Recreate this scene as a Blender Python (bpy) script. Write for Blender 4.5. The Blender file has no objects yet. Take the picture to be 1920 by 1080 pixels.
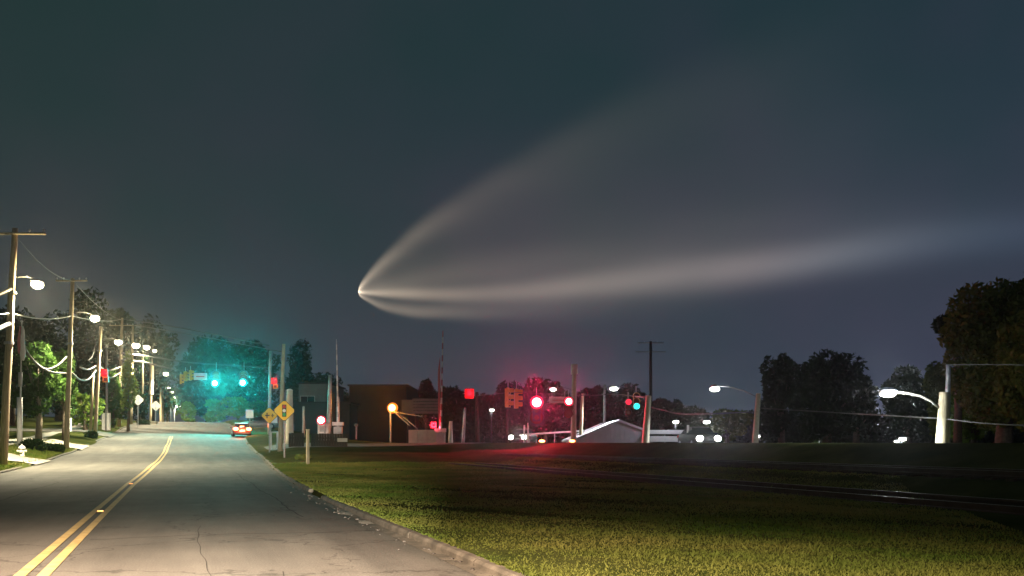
import bpy, math, random
import numpy as np
from mathutils import Vector, Matrix
random.seed(7); rng = np.random.default_rng(11)
scene = bpy.context.scene
COL = scene.collection
# ------------------------------------------------------------------ camera
FPX = 1700.0                       # focal length in photo pixels (1920 wide)
EYE = 1.3                          # eye height in a car
PSI = math.atan2(610.0, FPX)       # camera turned right of the road direction (+Y)
FW = Vector((math.sin(PSI), math.cos(PSI), 0)); RT = Vector((math.cos(PSI), -math.sin(PSI), 0))
cd = bpy.data.cameras.new('camera'); cam = bpy.data.objects.new('camera', cd); COL.objects.link(cam)
cam.location = (0, 0, EYE); cam.rotation_euler = (math.radians(90), 0, -PSI)
cd.sensor_width = 36; cd.lens = 36*FPX/1920; cd.shift_y = 290/1920
cd.clip_start = 0.1; cd.clip_end = 20000
scene.camera = cam
# ------------------------------------------------------------------ night sky
W = bpy.data.worlds.new('World'); scene.world = W; W.use_nodes = True
nt = W.node_tree; nt.nodes.clear()
def nn(t, ty, **k):
    n = t.nodes.new(ty)
    for a, b in k.items(): setattr(n, a, b)
    return n
out = nn(nt, 'ShaderNodeOutputWorld'); bg = nn(nt, 'ShaderNodeBackground')
tc = nn(nt, 'ShaderNodeTexCoord'); sep = nn(nt, 'ShaderNodeSeparateXYZ'); nt.links.new(tc.outputs['Generated'], sep.inputs[0])
ramp = nn(nt, 'ShaderNodeValToRGB'); nt.links.new(sep.outputs['Z'], ramp.inputs[0])
e = ramp.color_ramp.elements
e[0].position = 0.0; e[0].color = (.062, .066, .084, 1)
e[1].position = 1.0; e[1].color = (.020, .034, .036, 1)
for p, c in ((.08, (.054, .060, .075)), (.20, (.042, .052, .060)), (.33, (.028, .044, .050)), (.46, (.023, .041, .045))):
    q = e.new(p); q.color = (*c, 1)
# left (towards the town lights down the road) slightly greener, right slightly bluer: broad airglow
dot = nn(nt, 'ShaderNodeVectorMath', operation='DOT_PRODUCT'); nt.links.new(tc.outputs['Generated'], dot.inputs[0]); dot.inputs[1].default_value = RT
mr = nn(nt, 'ShaderNodeMapRange'); nt.links.new(dot.outputs['Value'], mr.inputs[0]); mr.inputs[1].default_value = -.55; mr.inputs[2].default_value = .55
tint = nn(nt, 'ShaderNodeMixRGB'); tint.inputs[1].default_value = (.90, 1.0, .90, 1); tint.inputs[2].default_value = (.90, .98, 1.25, 1)
nt.links.new(mr.outputs[0], tint.inputs[0])
mul = nn(nt, 'ShaderNodeMixRGB', blend_type='MULTIPLY'); mul.inputs[0].default_value = 1
nt.links.new(ramp.outputs[0], mul.inputs[1]); nt.links.new(tint.outputs[0], mul.inputs[2])
nz = nn(nt, 'ShaderNodeTexNoise'); nz.inputs['Scale'].default_value = 4.5; nz.inputs['Detail'].default_value = 5; nz.inputs['Roughness'].default_value = .45
nt.links.new(tc.outputs['Generated'], nz.inputs['Vector'])
r2 = nn(nt, 'ShaderNodeValToRGB'); nt.links.new(nz.outputs['Fac'], r2.inputs[0])
r2.color_ramp.elements[0].position = .36; r2.color_ramp.elements[0].color = (.74, .98, .92, 1)
r2.color_ramp.elements[1].position = .64; r2.color_ramp.elements[1].color = (1.24, 1.02, 1.12, 1)
m2 = nn(nt, 'ShaderNodeMixRGB', blend_type='MULTIPLY'); m2.inputs[0].default_value = .8
nt.links.new(mul.outputs[0], m2.inputs[1]); nt.links.new(r2.outputs[0], m2.inputs[2])
nt.links.new(m2.outputs[0], bg.inputs[0]); bg.inputs[1].default_value = 0.86
nt.links.new(bg.outputs[0], out.inputs[0])
vs = scene.view_settings; vs.view_transform = 'Standard'; vs.look = 'None'; vs.gamma = 1; vs.use_curve_mapping = False; vs.exposure = 0.0
scene.cycles.max_bounces = 4; scene.cycles.volume_bounces = 0; scene.cycles.diffuse_bounces = 2
scene.cycles.use_denoising = True; scene.cycles.sample_clamp_indirect = 2.0
try: scene.cycles.volume_step_rate = 4.0
except Exception: pass
LAMP_W = 24000.0                    # street lamps
HAZE_D = 0.00036

# ------------------------------------------------------------------ placing helpers
def P(px, Z, z=0.0):               # ground-plan point seen in photo column px at depth Z
    v = FW*Z + RT*((px-960)*Z/FPX); return Vector((v.x, v.y, z))
def zh(py, Z): return EYE + (830-py)*Z/FPX
def m_px(n, Z): return n*Z/FPX
_S = np.arange(-60, 700, 1.0)
_R = np.interp(_S, [-60, 34, 48, 60, 72, 86, 101, 122, 145, 162, 180, 220, 300, 700], [0, 0, .10, .36, .78, 1.35, 2.0, 3.1, 4.2, 4.75, 4.9, 4.3, 2.4, 1.0])
_R = np.convolve(np.pad(_R, 6, mode='edge'), np.ones(13)/13, 'valid')
_R = _R + .035*np.sin(_S/2.3)*np.clip((_S-45)/20, 0, 1)*np.clip((220-_S)/40, 0, 1)
def R(s): return np.interp(s, _S, _R)
def sm(a, b, x):
    t = np.clip((x-a)/(b-a), 0, 1); return t*t*(3-2*t)
def lr(s): return np.interp(s, [-60, 8, 20, 32, 55, 80, 92, 104, 130, 700], [2.78, 2.80, 2.86, 3.25, 4.35, 4.9, 5.3, 6.4, 6.2, 6.0])
def ll(s): return np.interp(s, [-60, 30, 50, 90, 700], [-6.7, -6.8, -7.2, -7.4, -7.4])
def Hn(l, s):
    l = np.asarray(l, float); s = np.asarray(s, float)
    r = R(s)
    T = np.interp(l, [3, 10, 11.6, 12.2, 15.2, 15.9, 17.2, 17.6, 20.6, 23, 24, 28, 60, 700], [.08, .03, .0, .13, .13, .0, .34, .52, .52, 1.25, 1.29, .55, .55, 1.0])
    T2 = np.interp(l, [3, 8, 14, 22, 24, 28, 60, 700], [.9, 1.0, 1.15, 1.26, 1.29, .6, .55, 1.0])
    ws = sm(46, 70, s); T = T*(1-ws)+np.maximum(T, T2)*ws
    w = sm(9, 22, l)
    h = (1-w)*(r + .10 + .3*sm(5.2, 7.5, l)*sm(45, 62, s)) + w*T
    h = h + .03*np.sin(l*.9+s*.35)*sm(4, 6, l)*(1-sm(10, 12, l))
    left = r + .12 + .40*sm(-7.6, -9.8, l)*sm(30, 42, s) + .5*sm(-14, -30, l) + .02*np.sin(l*1.3+s*.6)
    h = np.where(l < -3, left, h)
    ins = (l > ll(s)-.02) & (l < lr(s)+.02)
    return np.where(ins, r-.12, h)
def H(x, y): return float(Hn(x, y))
def G(px, Z, dz=0.0):
    p = P(px, Z); p.z = H(p.x, p.y)+dz; return p

# ------------------------------------------------------------------ materials
def mat(name, col, rough=.8, metal=0, var=.0, scale=6, col2=None, bump=0, bscale=40, emit=None, es=0, spec=.3, stretch=None, trans=0):
    m = bpy.data.materials.new(name); m.use_nodes = True; t = m.node_tree
    b = t.nodes['Principled BSDF']
    b.inputs['Base Color'].default_value = (*col, 1); b.inputs['Roughness'].default_value = rough
    b.inputs['Metallic'].default_value = metal; b.inputs['Specular IOR Level'].default_value = spec
    if trans: b.inputs['Transmission Weight'].default_value = trans
    if emit: b.inputs['Emission Color'].default_value = (*emit, 1); b.inputs['Emission Strength'].default_value = es
    tcn = nn(t, 'ShaderNodeTexCoord'); src = tcn.outputs['Object']
    if stretch:
        mp = nn(t, 'ShaderNodeMapping'); mp.inputs['Scale'].default_value = stretch; t.links.new(src, mp.inputs[0]); src = mp.outputs[0]
    c2 = col2 or tuple(min(1, c*(1+var)) for c in col); c1 = col if col2 else tuple(c*(1-var) for c in col)
    n = nn(t, 'ShaderNodeTexNoise'); n.inputs['Scale'].default_value = scale; n.inputs['Detail'].default_value = 6; n.inputs['Roughness'].default_value = .6
    t.links.new(src, n.inputs['Vector'])
    r = nn(t, 'ShaderNodeValToRGB'); r.color_ramp.elements[0].position = .35; r.color_ramp.elements[1].position = .65
    r.color_ramp.elements[0].color = (*c1, 1); r.color_ramp.elements[1].color = (*c2, 1)
    t.links.new(n.outputs['Fac'], r.inputs[0]); t.links.new(r.outputs[0], b.inputs['Base Color'])
    if bump:
        n2 = nn(t, 'ShaderNodeTexNoise'); n2.inputs['Scale'].default_value = bscale; n2.inputs['Detail'].default_value = 4; t.links.new(src, n2.inputs['Vector'])
        bp = nn(t, 'ShaderNodeBump'); bp.inputs['Strength'].default_value = bump; bp.inputs['Distance'].default_value = .02
        t.links.new(n2.outputs['Fac'], bp.inputs['Height']); t.links.new(bp.outputs[0], b.inputs['Normal'])
    return m
def leafmat(name, a, b_, sc_=1.3):
    m = mat(name, a, .85, col2=b_, scale=sc_, spec=.06)
    t = m.node_tree; b = t.nodes['Principled BSDF']; o = t.nodes['Material Output']
    tr = nn(t, 'ShaderNodeBsdfTranslucent'); mx = nn(t, 'ShaderNodeMixShader'); mx.inputs[0].default_value = .3
    rr = [n for n in t.nodes if n.type == 'VALTORGB'][0]
    t.links.new(rr.outputs[0], tr.inputs[0]); t.links.new(b.outputs[0], mx.inputs[1]); t.links.new(tr.outputs[0], mx.inputs[2]); t.links.new(mx.outputs[0], o.inputs[0])
    return m
def glow(name, col, s):
    m = bpy.data.materials.new(name); m.use_nodes = True; t = m.node_tree; t.nodes.clear()
    em = nn(t, 'ShaderNodeEmission'); em.inputs[0].default_value = (*col, 1); em.inputs[1].default_value = s
    o = nn(t, 'ShaderNodeOutputMaterial'); t.links.new(em.outputs[0], o.inputs[0]); return m
M = {}
# asphalt: two scales of stain along the lanes, aggregate grain
def asphalt(name, a, b):
    m = mat(name, a, .85, col2=b, scale=.9, stretch=(1.6, .16, 1), spec=.12)
    t = m.node_tree; bs = t.nodes['Principled BSDF']
    tcn = nn(t, 'ShaderNodeTexCoord')
    n3 = nn(t, 'ShaderNodeTexNoise'); n3.inputs['Scale'].default_value = 55; n3.inputs['Detail'].default_value = 5; t.links.new(tcn.outputs['Object'], n3.inputs['Vector'])
    n4 = nn(t, 'ShaderNodeTexNoise'); n4.inputs['Scale'].default_value = .7; n4.inputs['Detail'].default_value = 7; t.links.new(tcn.outputs['Object'], n4.inputs['Vector'])
    rr = [n for n in t.nodes if n.type == 'VALTORGB'][0]
    mr1 = nn(t, 'ShaderNodeMapRange'); t.links.new(n3.outputs['Fac'], mr1.inputs[0]); mr1.inputs[1].default_value = .3; mr1.inputs[2].default_value = .7; mr1.inputs[3].default_value = .72; mr1.inputs[4].default_value = 1.28
    mr2 = nn(t, 'ShaderNodeMapRange'); t.links.new(n4.outputs['Fac'], mr2.inputs[0]); mr2.inputs[1].default_value = .3; mr2.inputs[2].default_value = .7; mr2.inputs[3].default_value = .85; mr2.inputs[4].default_value = 1.12
    mm = nn(t, 'ShaderNodeMath', operation='MULTIPLY'); t.links.new(mr1.outputs[0], mm.inputs[0]); t.links.new(mr2.outputs[0], mm.inputs[1])
    x = nn(t, 'ShaderNodeVectorMath', operation='SCALE'); t.links.new(rr.outputs[0], x.inputs[0]); t.links.new(mm.outputs[0], x.inputs['Scale'])
    vo = nn(t, 'ShaderNodeTexVoronoi', feature='DISTANCE_TO_EDGE'); vo.inputs['Scale'].default_value = .38
    wn = nn(t, 'ShaderNodeTexNoise'); wn.inputs['Scale'].default_value = 2.0; wn.inputs['Detail'].default_value = 5; t.links.new(tcn.outputs['Object'], wn.inputs['Vector'])
    wa = nn(t, 'ShaderNodeVectorMath', operation='MULTIPLY_ADD'); t.links.new(wn.outputs['Color'], wa.inputs[0]); wa.inputs[1].default_value = (1.2, 1.2, 0); t.links.new(tcn.outputs['Object'], wa.inputs[2]); t.links.new(wa.outputs[0], vo.inputs['Vector'])
    ck = nn(t, 'ShaderNodeMapRange'); t.links.new(vo.outputs['Distance'], ck.inputs[0]); ck.inputs[1].default_value = .002; ck.inputs[2].default_value = .010; ck.inputs[3].default_value = .55; ck.inputs[4].default_value = 1
    x2 = nn(t, 'ShaderNodeVectorMath', operation='SCALE'); t.links.new(x.outputs[0], x2.inputs[0]); t.links.new(ck.outputs[0], x2.inputs['Scale'])
    t.links.new(x2.outputs[0], bs.inputs['Base Color'])
    bp = nn(t, 'ShaderNodeBump'); bp.inputs['Strength'].default_value = .25; bp.inputs['Distance'].default_value = .01
    t.links.new(n3.outputs['Fac'], bp.inputs['Height']); t.links.new(bp.outputs[0], bs.inputs['Normal'])
    return m
M['asphalt'] = asphalt('asphalt', (.082, .078, .070), (.118, .112, .100))
M['old_asphalt'] = asphalt('old_asphalt', (.10, .095, .085), (.15, .14, .12))
M['concrete'] = mat('concrete', (.22, .205, .175), .85, col2=(.33, .31, .26), scale=2.5, bump=.3, bscale=60)
M['curb'] = mat('weathered_curb', (.065, .058, .046), .9, col2=(.150, .132, .105), scale=3.5, bump=.4, bscale=40)
M['grassland'] = mat('grassland', (.026, .038, .010), 1.0, spec=0, col2=(.058, .062, .020), scale=.55, bump=.6, bscale=14)
M['blade'] = leafmat('blade', (.070, .125, .018), (.185, .185, .048), .32)
M['ballast'] = mat('ballast', (.05, .045, .04), .95, spec=.05, col2=(.12, .11, .10), scale=9, bump=.8, bscale=20)
M['pole'] = mat('weathered_wood', (.24, .20, .13), .85, col2=(.42, .36, .24), scale=3, stretch=(6, 6, .6), bump=.4, bscale=10)
M['dark_wood'] = mat('dark_wood', (.035, .028, .02), .95, spec=.05, col2=(.07, .055, .04), scale=4, stretch=(6, 6, .7), bump=.3, bscale=10)
M['galv'] = mat('galvanised_steel', (.32, .33, .34), .45, .7, var=.2, scale=8)
M['alu'] = mat('painted_aluminium', (.42, .43, .44), .5, .2, var=.12, scale=5)
M['darkmetal'] = mat('dark_metal', (.03, .032, .035), .5, .5, var=.2)
M['cable'] = mat('grey_cable', (.07, .07, .06), .6, var=.15)
M['cable_dark'] = mat('dark_cable', (.03, .03, .03), .6, var=.1)
M['white'] = mat('white_paint', (.68, .68, .66), .5, var=.07, scale=3)
M['cream'] = mat('cream_paint', (.52, .48, .38), .6, var=.1, scale=3)
M['yellow_line'] = mat('yellow_road_paint', (.36, .25, .09), .8, col2=(.52, .40, .17), scale=5, bump=.2)
M['sig_yellow'] = mat('signal_yellow', (.55, .30, .04), .45, var=.12)
M['sign_yellow'] = mat('sign_yellow', (.80, .48, .02), .4, var=.04, emit=(1, .55, .0), es=0)
M['black'] = mat('black_paint', (.012, .012, .012), .5, var=.1)
M['signback'] = mat('sign_back', (.42, .44, .43), .45, .3, var=.08)
M['red'] = mat('red_paint', (.45, .02, .02), .5, var=.1)
M['green'] = mat('green_paint', (.02, .30, .10), .5, var=.1)
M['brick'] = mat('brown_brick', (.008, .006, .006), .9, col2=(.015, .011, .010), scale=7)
M['roof'] = mat('dark_roof', (.022, .022, .024), .9, var=.2, scale=6)
M['siding'] = mat('grey_siding', (.13, .13, .14), .7, var=.1, scale=2)
M['lav'] = mat('pale_metal_siding', (.50, .47, .54), .6, var=.07, scale=1.5)
M['glass'] = mat('dark_glass', (.01, .012, .014), .08, spec=.5)
M['bark'] = mat('bark', (.06, .045, .03), .95, col2=(.12, .095, .07), scale=6, bump=.5)
M['pale_bark'] = mat('pale_bark', (.22, .18, .13), .9, col2=(.34, .29, .22), scale=6, bump=.3)
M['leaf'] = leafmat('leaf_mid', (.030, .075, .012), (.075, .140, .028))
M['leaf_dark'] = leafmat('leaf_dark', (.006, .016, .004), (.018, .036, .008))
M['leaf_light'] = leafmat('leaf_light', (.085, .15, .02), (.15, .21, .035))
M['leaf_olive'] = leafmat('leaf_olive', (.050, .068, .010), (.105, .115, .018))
M['car_red'] = mat('dark_car_paint', (.10, .02, .02), .3, .3, var=.05, spec=.5)
M['car_grey'] = mat('silver_car_paint', (.25, .26, .27), .35, .4, var=.05, spec=.5)
M['car_black'] = mat('black_car_paint', (.012, .012, .014), .6, 0, var=.05, spec=.1)
M['tyre'] = mat('tyre', (.015, .015, .015), .9, var=.1)
M['steel_rail'] = mat('rail_steel', (.045, .032, .024), .9, 0, var=.25, scale=3, spec=.08)
M['rail_head'] = mat('polished_rail_head', (.25, .24, .22), .4, .9, var=.1)
M['flagred'] = mat('flag_red', (.42, .13, .14), .8, var=.1)
M['hydrant'] = mat('hydrant_paint', (.70, .66, .50), .5, var=.06)
M['reflector'] = mat('amber_reflector', (.9, .35, .05), .3, emit=(1, .30, .03), es=.8)  # emission imitates headlamp light sent back by the reflector
M['lamp_lens'] = glow('lamp_lens', (1, .90, .66), 14)
M['lamp_lens_cool'] = glow('lamp_lens_cool', (1, .97, .86), 12)
M['lens_green'] = glow('lens_green', (.0, .85, .75), 1.3)
M['core_green'] = glow('core_green', (.45, 1, .95), 6)
M['core_red'] = glow('core_red', (1, .45, .45), 6)
M['lens_cyan'] = glow('lens_cyan', (.03, .75, .9), 2.2)
M['lens_red'] = glow('lens_red', (1, .015, .06), 1.6)
M['lens_red_dim'] = glow('lens_red_dim', (1, .03, .07), 1.1)
M['lens_orange'] = glow('lens_orange', (1, .22, .02), 1.5)
M['core_orange'] = glow('core_orange', (1, .72, .25), 6)
M['head_white'] = glow('headlamp_white', (1, .96, .9), 18)
M['tail_red'] = glow('tail_lamp_red', (1, .16, .05), 22)
M['lens_off'] = mat('unlit_lens', (.10, .03, .01), .2, spec=.5)

# ------------------------------------------------------------------ mesh builder
class MB:
    def __init__(s): s.v = []; s.f = []
    def add(s, vs_, fs):
        k = len(s.v); s.v += [tuple(v) for v in vs_]; s.f += [tuple(k+i for i in f) for f in fs]; return s
    def box(s, c, d, rz=0, taper=1.0):
        x, y, z = (a/2 for a in d); cr, sr = math.cos(rz), math.sin(rz); vv = []
        for sz in (-1, 1):
            tp = taper if sz > 0 else 1
            for sx, sy in ((-1, -1), (1, -1), (1, 1), (-1, 1)):
                a, b = sx*x*tp, sy*y*tp
                vv.append((c[0]+a*cr-b*sr, c[1]+a*sr+b*cr, c[2]+sz*z))
        return s.add(vv, [(3, 2, 1, 0), (4, 5, 6, 7), (0, 1, 5, 4), (1, 2, 6, 5), (2, 3, 7, 6), (3, 0, 4, 7)])
    def tube(s, pts, rad, n=8, cap=True):
        pts = [Vector(p) for p in pts]
        if not hasattr(rad, '__len__'): rad = [rad]*len(pts)
        k = len(s.v)
        up0 = Vector((0, 0, 1))
        for i, p in enumerate(pts):
            d = (pts[min(i+1, len(pts)-1)]-pts[max(i-1, 0)]).normalized()
            a = d.cross(up0 if abs(d.z) < .95 else Vector((1, 0, 0))).normalized(); b = d.cross(a).normalized()
            for j in range(n):
                t = 2*math.pi*j/n; q = p+(a*math.cos(t)+b*math.sin(t))*rad[i]; s.v.append(tuple(q))
        for i in range(len(pts)-1):
            for j in range(n):
                s.f.append((k+i*n+j, k+i*n+(j+1) % n, k+(i+1)*n+(j+1) % n, k+(i+1)*n+j))
        if cap:
            s.f.append(tuple(k+j for j in range(n))[::-1]); s.f.append(tuple(k+(len(pts)-1)*n+j for j in range(n)))
        return s
    def ball(s, c, r, n=12, m=7, zlo=-1.0):
        if not hasattr(r, '__len__'): r = (r, r, r)
        k = len(s.v); t0 = math.asin(max(-1, zlo))
        for i in range(m+1):
            a = t0+(math.pi/2-t0)*i/m
            for j in range(n):
                b = 2*math.pi*j/n
                s.v.append((c[0]+r[0]*math.cos(a)*math.cos(b), c[1]+r[1]*math.cos(a)*math.sin(b), c[2]+r[2]*math.sin(a)))
        for i in range(m):
            for j in range(n):
                s.f.append((k+i*n+j, k+i*n+(j+1) % n, k+(i+1)*n+(j+1) % n, k+(i+1)*n+j))
        s.f.append(tuple(k+j for j in range(n))[::-1])
        return s
    def prism(s, poly, y0, y1):        # polygon in local x,z ; thick along y
        n = len(poly); k = len(s.v)
        for y in (y0, y1):
            for x, z in poly: s.v.append((x, y, z))
        s.f.append(tuple(k+i for i in range(n))); s.f.append(tuple(k+n+i for i in range(n))[::-1])
        for i in range(n):
            j = (i+1) % n; s.f.append((k+i, k+n+i, k+n+j, k+j))
        return s
    def mesh(s, name, m, smooth=False):
        me = bpy.data.meshes.new(name); me.from_pydata(s.v, [], s.f); me.materials.append(m); me.validate()
        if smooth:
            for p in me.polygons: p.use_smooth = True
        return me
    def build(s, name, m, parent=None, smooth=False, kind=None, label=None):
        o = bpy.data.objects.new(name, s.mesh(name, m, smooth)); COL.objects.link(o)
        if parent is not None: o.parent = parent
        if kind: o['kind'] = kind
        if label: o['label'] = label
        return o
def thing(name, label, cat, loc=(0, 0, 0), rz=0.0, group=None):
    o = bpy.data.objects.new(name, None); COL.objects.link(o); o.empty_display_size = .2
    o.location = loc; o.rotation_euler = (0, 0, rz); o['label'] = label; o['category'] = cat
    if group: o['group'] = group
    return o
def tag(o, label, cat, group=None):
    o['label'] = label; o['category'] = cat
    if group: o['group'] = group
    return o
def copy_tree(o, parent=None):
    c = o.copy(); COL.objects.link(c); c.parent = parent
    for ch in list(o.children): copy_tree(ch, c)
    return c
def light(kind, loc, power, col, parent=None, radius=.1, **k):
    l = bpy.data.lights.new('light', kind); l.energy = power; l.color = col; l.shadow_soft_size = radius
    for a, b in k.items(): setattr(l, a, b)
    o = bpy.data.objects.new('light', l); COL.objects.link(o); o.location = loc
    if parent is not None: o.parent = parent
    return o

# ------------------------------------------------------------------ ground
def grid_sheet(name, ls, ss, zf, m, xf=None):
    ss = np.asarray(ss); ls = np.asarray([0.0] if ls is None else ls)
    nl, ns = len(ls), len(ss)
    if xf is None: L_, S_ = np.meshgrid(ls, ss)
    else: L_ = np.array([xf(s) for s in ss]); S_ = np.repeat(ss[:, None], L_.shape[1], 1); nl = L_.shape[1]
    Z_ = zf(L_, S_)
    v = np.stack([L_, S_, Z_], -1).reshape(-1, 3)
    i = np.arange(ns-1)[:, None]*nl+np.arange(nl-1)[None, :]
    f = np.stack([i, i+1, i+nl+1, i+nl], -1).reshape(-1, 4)
    me = bpy.data.meshes.new(name); me.from_pydata(v.tolist(), [], f.tolist()); me.materials.append(m)
    for p in me.polygons: p.use_smooth = True
    o = bpy.data.objects.new(name, me); COL.objects.link(o); return o
fine = np.unique(np.concatenate([np.arange(-20, 180, 1.0), np.arange(180, 400, 8.0), np.arange(-380, -20, 20.0), [400]]))
lgr = np.unique(np.round(np.concatenate([[-380, -300, -220, -160, -120, -90, -70, -55, -45], np.arange(-38, -8, 1.0), np.arange(-8, 9, .2), np.arange(9, 40, .5), [45, 52, 62, 80, 110, 150, 210, 300, 390]]), 3))
gnd = grid_sheet('ground', lgr, fine, Hn, M['grassland']); gnd['kind'] = 'structure'
road = grid_sheet('road', None, fine[(fine >= -60) & (fine <= 330)], lambda l, s: R(s)+.02*(1-((l+1.6)/5)**2*.6), M['asphalt'],
                  xf=lambda s: np.linspace(ll(s), lr(s), 15)); road['kind'] = 'structure'
def roadz(l, s): return R(s)+.02*(1-((l+1.6)/5)**2*.6)
def yl(s): return float(np.interp(s, [0, 8, 18, 30, 48, 62, 120, 330], [-1.36, -1.38, -1.50, -1.62, -1.60, -1.42, -1.5, -1.5]))
for k, off in enumerate((-.105, .105)):
    o = grid_sheet('road_marking', None, np.arange(0, 100, .5), lambda l, s: roadz(l, s)+.008, M['yellow_line'],
                   xf=lambda s, off=off: np.array([yl(s)+off-.055, yl(s)+off+.055])); o['kind'] = 'structure'
for s0 in ():
    o = grid_sheet('road_marking', np.linspace(-1.2, 5.0, 8), np.array([s0, s0+.25, s0+.5]), lambda l, s: roadz(l, s)+.008, M['white']); o['kind'] = 'structure'
M['tar'] = mat('crack_sealer', (.035, .033, .031), .9, var=.2, spec=.05)
for l_, s0_, s1_, w_, k_ in ((.18, 8.0, 15, .007, 1), (-3.9, 9, 33, .025, 2), (1.9, 16, 40, .022, 3), (.9, 6, 9.5, .012, 5)):
    o = grid_sheet('road_seam', None, np.arange(s0_, s1_, .25), lambda l, s: roadz(l, s)+.004, M['tar'],
                   xf=lambda s, l_=l_, w_=w_, k_=k_: np.array([l_+.04*math.sin(s*.8+k_)+.012*math.sin(s*4.3+k_)-w_/2, l_+.04*math.sin(s*.8+k_)+.012*math.sin(s*4.3+k_)+w_/2])); o['kind'] = 'structure'
for sc_, a_, b_, k_ in ((13.2, -1.2, 2.75, 1), (21.5, -6.5, -1.8, 4), (27, -1.4, 3.0, 2)):
    o = grid_sheet('road_seam', np.arange(a_, b_, .12), np.array([0, .012, .024]), lambda l, s, sc_=sc_, k_=k_: roadz(l, s+sc_)+.004, M['tar'])
    for v_ in o.data.vertices: v_.co.y += sc_+.09*math.sin(v_.co.x*2.2+k_)+.03*math.sin(v_.co.x*9+k_)
    o['kind'] = 'structure'
# gutter pan, curb stones
gut = grid_sheet('gutter', None, np.arange(2, 100, 1.0), lambda l, s: R(s)+.016, M['curb'], xf=lambda s: np.array([lr(s)-.17, lr(s)+.01])); gut['kind'] = 'structure'
def curb(name, edge, side, s0, s1, skip=()):
    root = bpy.data.objects.new(name, None); COL.objects.link(root); root['kind'] = 'structure'
    s = s0; i = 0
    while s < s1:
        ln = 3.0
        if i not in skip:
            a, b = s+.012, s+ln-.012; mb = MB(); j = random.uniform(-.008, .008)
            xa, xb = float(edge(a))+j, float(edge(b))+j
            za, zb = float(R(a)), float(R(b)); t = .095+random.uniform(-.006, .006); w = .12*side
            prof = [(0, -.2), (0.0, t-.03), (.03*side, t), (w, t), (w, -.2)]
            v = [(xa+p, a, za+q) for p, q in prof]+[(xb+p, b, zb+q) for p, q in prof]; n = 5
            mb.add(v, [tuple(range(5)), tuple(range(5, 10))[::-1]]+[(q, (q+1) % n, n+(q+1) % n, n+q) for q in range(n)])
            mb.build('curb_stone', M['curb'], root)
        s += ln; i += 1
curb('curb_right', lr, 1, 3, 98, skip=(6,))
curb('curb_left', ll, -1, 20, 128, skip=(10, 11, 17, 18))
# sidewalk and driveways on the left, side street on the right
def on(l, s): return Hn(l, s)+.02
sw = grid_sheet('sidewalk', np.linspace(-12.2, -10.8, 5), np.arange(15, 140, 1.0), lambda l, s: Hn(-11.5+0*l, s)+.05, M['concrete']); sw['kind'] = 'structure'
for a, b in ((50, 55.5), (71, 76.5), (97, 103)):
    o = grid_sheet('driveway', np.linspace(-34, -7.0, 45), np.linspace(a, b, 8), lambda l, s: np.maximum(Hn(l, s), R(s))+.07, M['old_asphalt'] if a > 90 else M['concrete']); o['kind'] = 'structure'
o = grid_sheet('side_road', np.linspace(5.6, 22, 50), np.linspace(66, 72.5, 8), lambda l, s: Hn(l, s)+.05, M['old_asphalt']); o['kind'] = 'structure'
o = grid_sheet('street', np.linspace(40, 47, 8), np.arange(-10, 300, 4.0), lambda l, s: Hn(l, s)+.02, M['asphalt']); o['kind'] = 'structure'
# ------------------------------------------------------------------ railway tracks
def track(l0, zrail, label, ns):
    t = thing('railway_track', label, 'railway track', (l0, 0, zrail), 0, 'railway tracks beside the road')
    me = MB().box((0, 0, -.13), (2.5, .24, .18)).mesh('sleeper', M['dark_wood'])
    for i in range(ns):
        y = 4+i*.62
        o = bpy.data.objects.new('sleeper', me); COL.objects.link(o); o.parent = t; o.location = (random.uniform(-.03, .03), y, 0)
    for dx in (-.72, .72):
        mb = MB(); ys = np.arange(-8, 50 if l0 < 15 else 62, 6.0)
        for a, b in zip(ys[:-1], ys[1:]):
            m_ = (a+b)/2
            mb.box((dx, m_, .085), (.07, 6, .05)); mb.box((dx, m_, .03), (.02, 6, .06)); mb.box((dx, m_, -.02), (.14, 6, .03))
        ra = mb.build('rail', M['steel_rail'], t)
        mh = MB()
        for a, b in zip(ys[:-1], ys[1:]): mh.box((dx+.004, (a+b)/2, .1125), (.018, 6, .004))
        mh.build('rail_head', M['rail_head'], ra)
    return t
track(13.7, .13, 'near rusty railway track crossing the dark grass', 72)
track(19.1, .51, 'far railway track along the foot of the embankment', 88)

# ------------------------------------------------------------------ poles, lamps, cables
def pole(px0, px1, ytop, Z, r=.16, label='', mt='pole', name='utility_pole', cat='utility pole', group=None, base_dz=-.1, sections=None, cap=None):
    b = G(px0, Z); b.z += base_dz
    t = thing(name, label, cat, b, 0, group)
    top = P(px1, Z, zh(ytop, Z))-b
    n = 7; pts = [top*(i/n)+Vector((.012*math.sin(i*2.1), .012*math.cos(i*1.7), 0)) for i in range(n+1)]
    MB().tube(pts, [r*(1.12-.38*i/n) for i in range(n+1)], 10).build('shaft', M[mt], t, True)
    t['_top'] = list(top); t['_b'] = list(b)
    return t, b, top
def crossarm(t, top, frac, w, ang=PSI, ins=True):
    c = Vector(top)*frac; dx = RT*(w/2)
    MB().tube([c-dx+FW*-.12, c+dx+FW*-.12], .055, 6).build('crossarm', M['pole'], t)
    if ins:
        for k in (-.94, -.5, .5, .94):
            q = c+dx*k+FW*-.12
            mb = MB().tube([q+Vector((0, 0, .05)), q+Vector((0, 0, .12))], .02, 6); mb.tube([q+Vector((0, 0, .12)), q+Vector((0, 0, .16)), q+Vector((0, 0, .22))], [.06, .05, .03], 8)
            mb.build('insulator', M['alu'], t)
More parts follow.
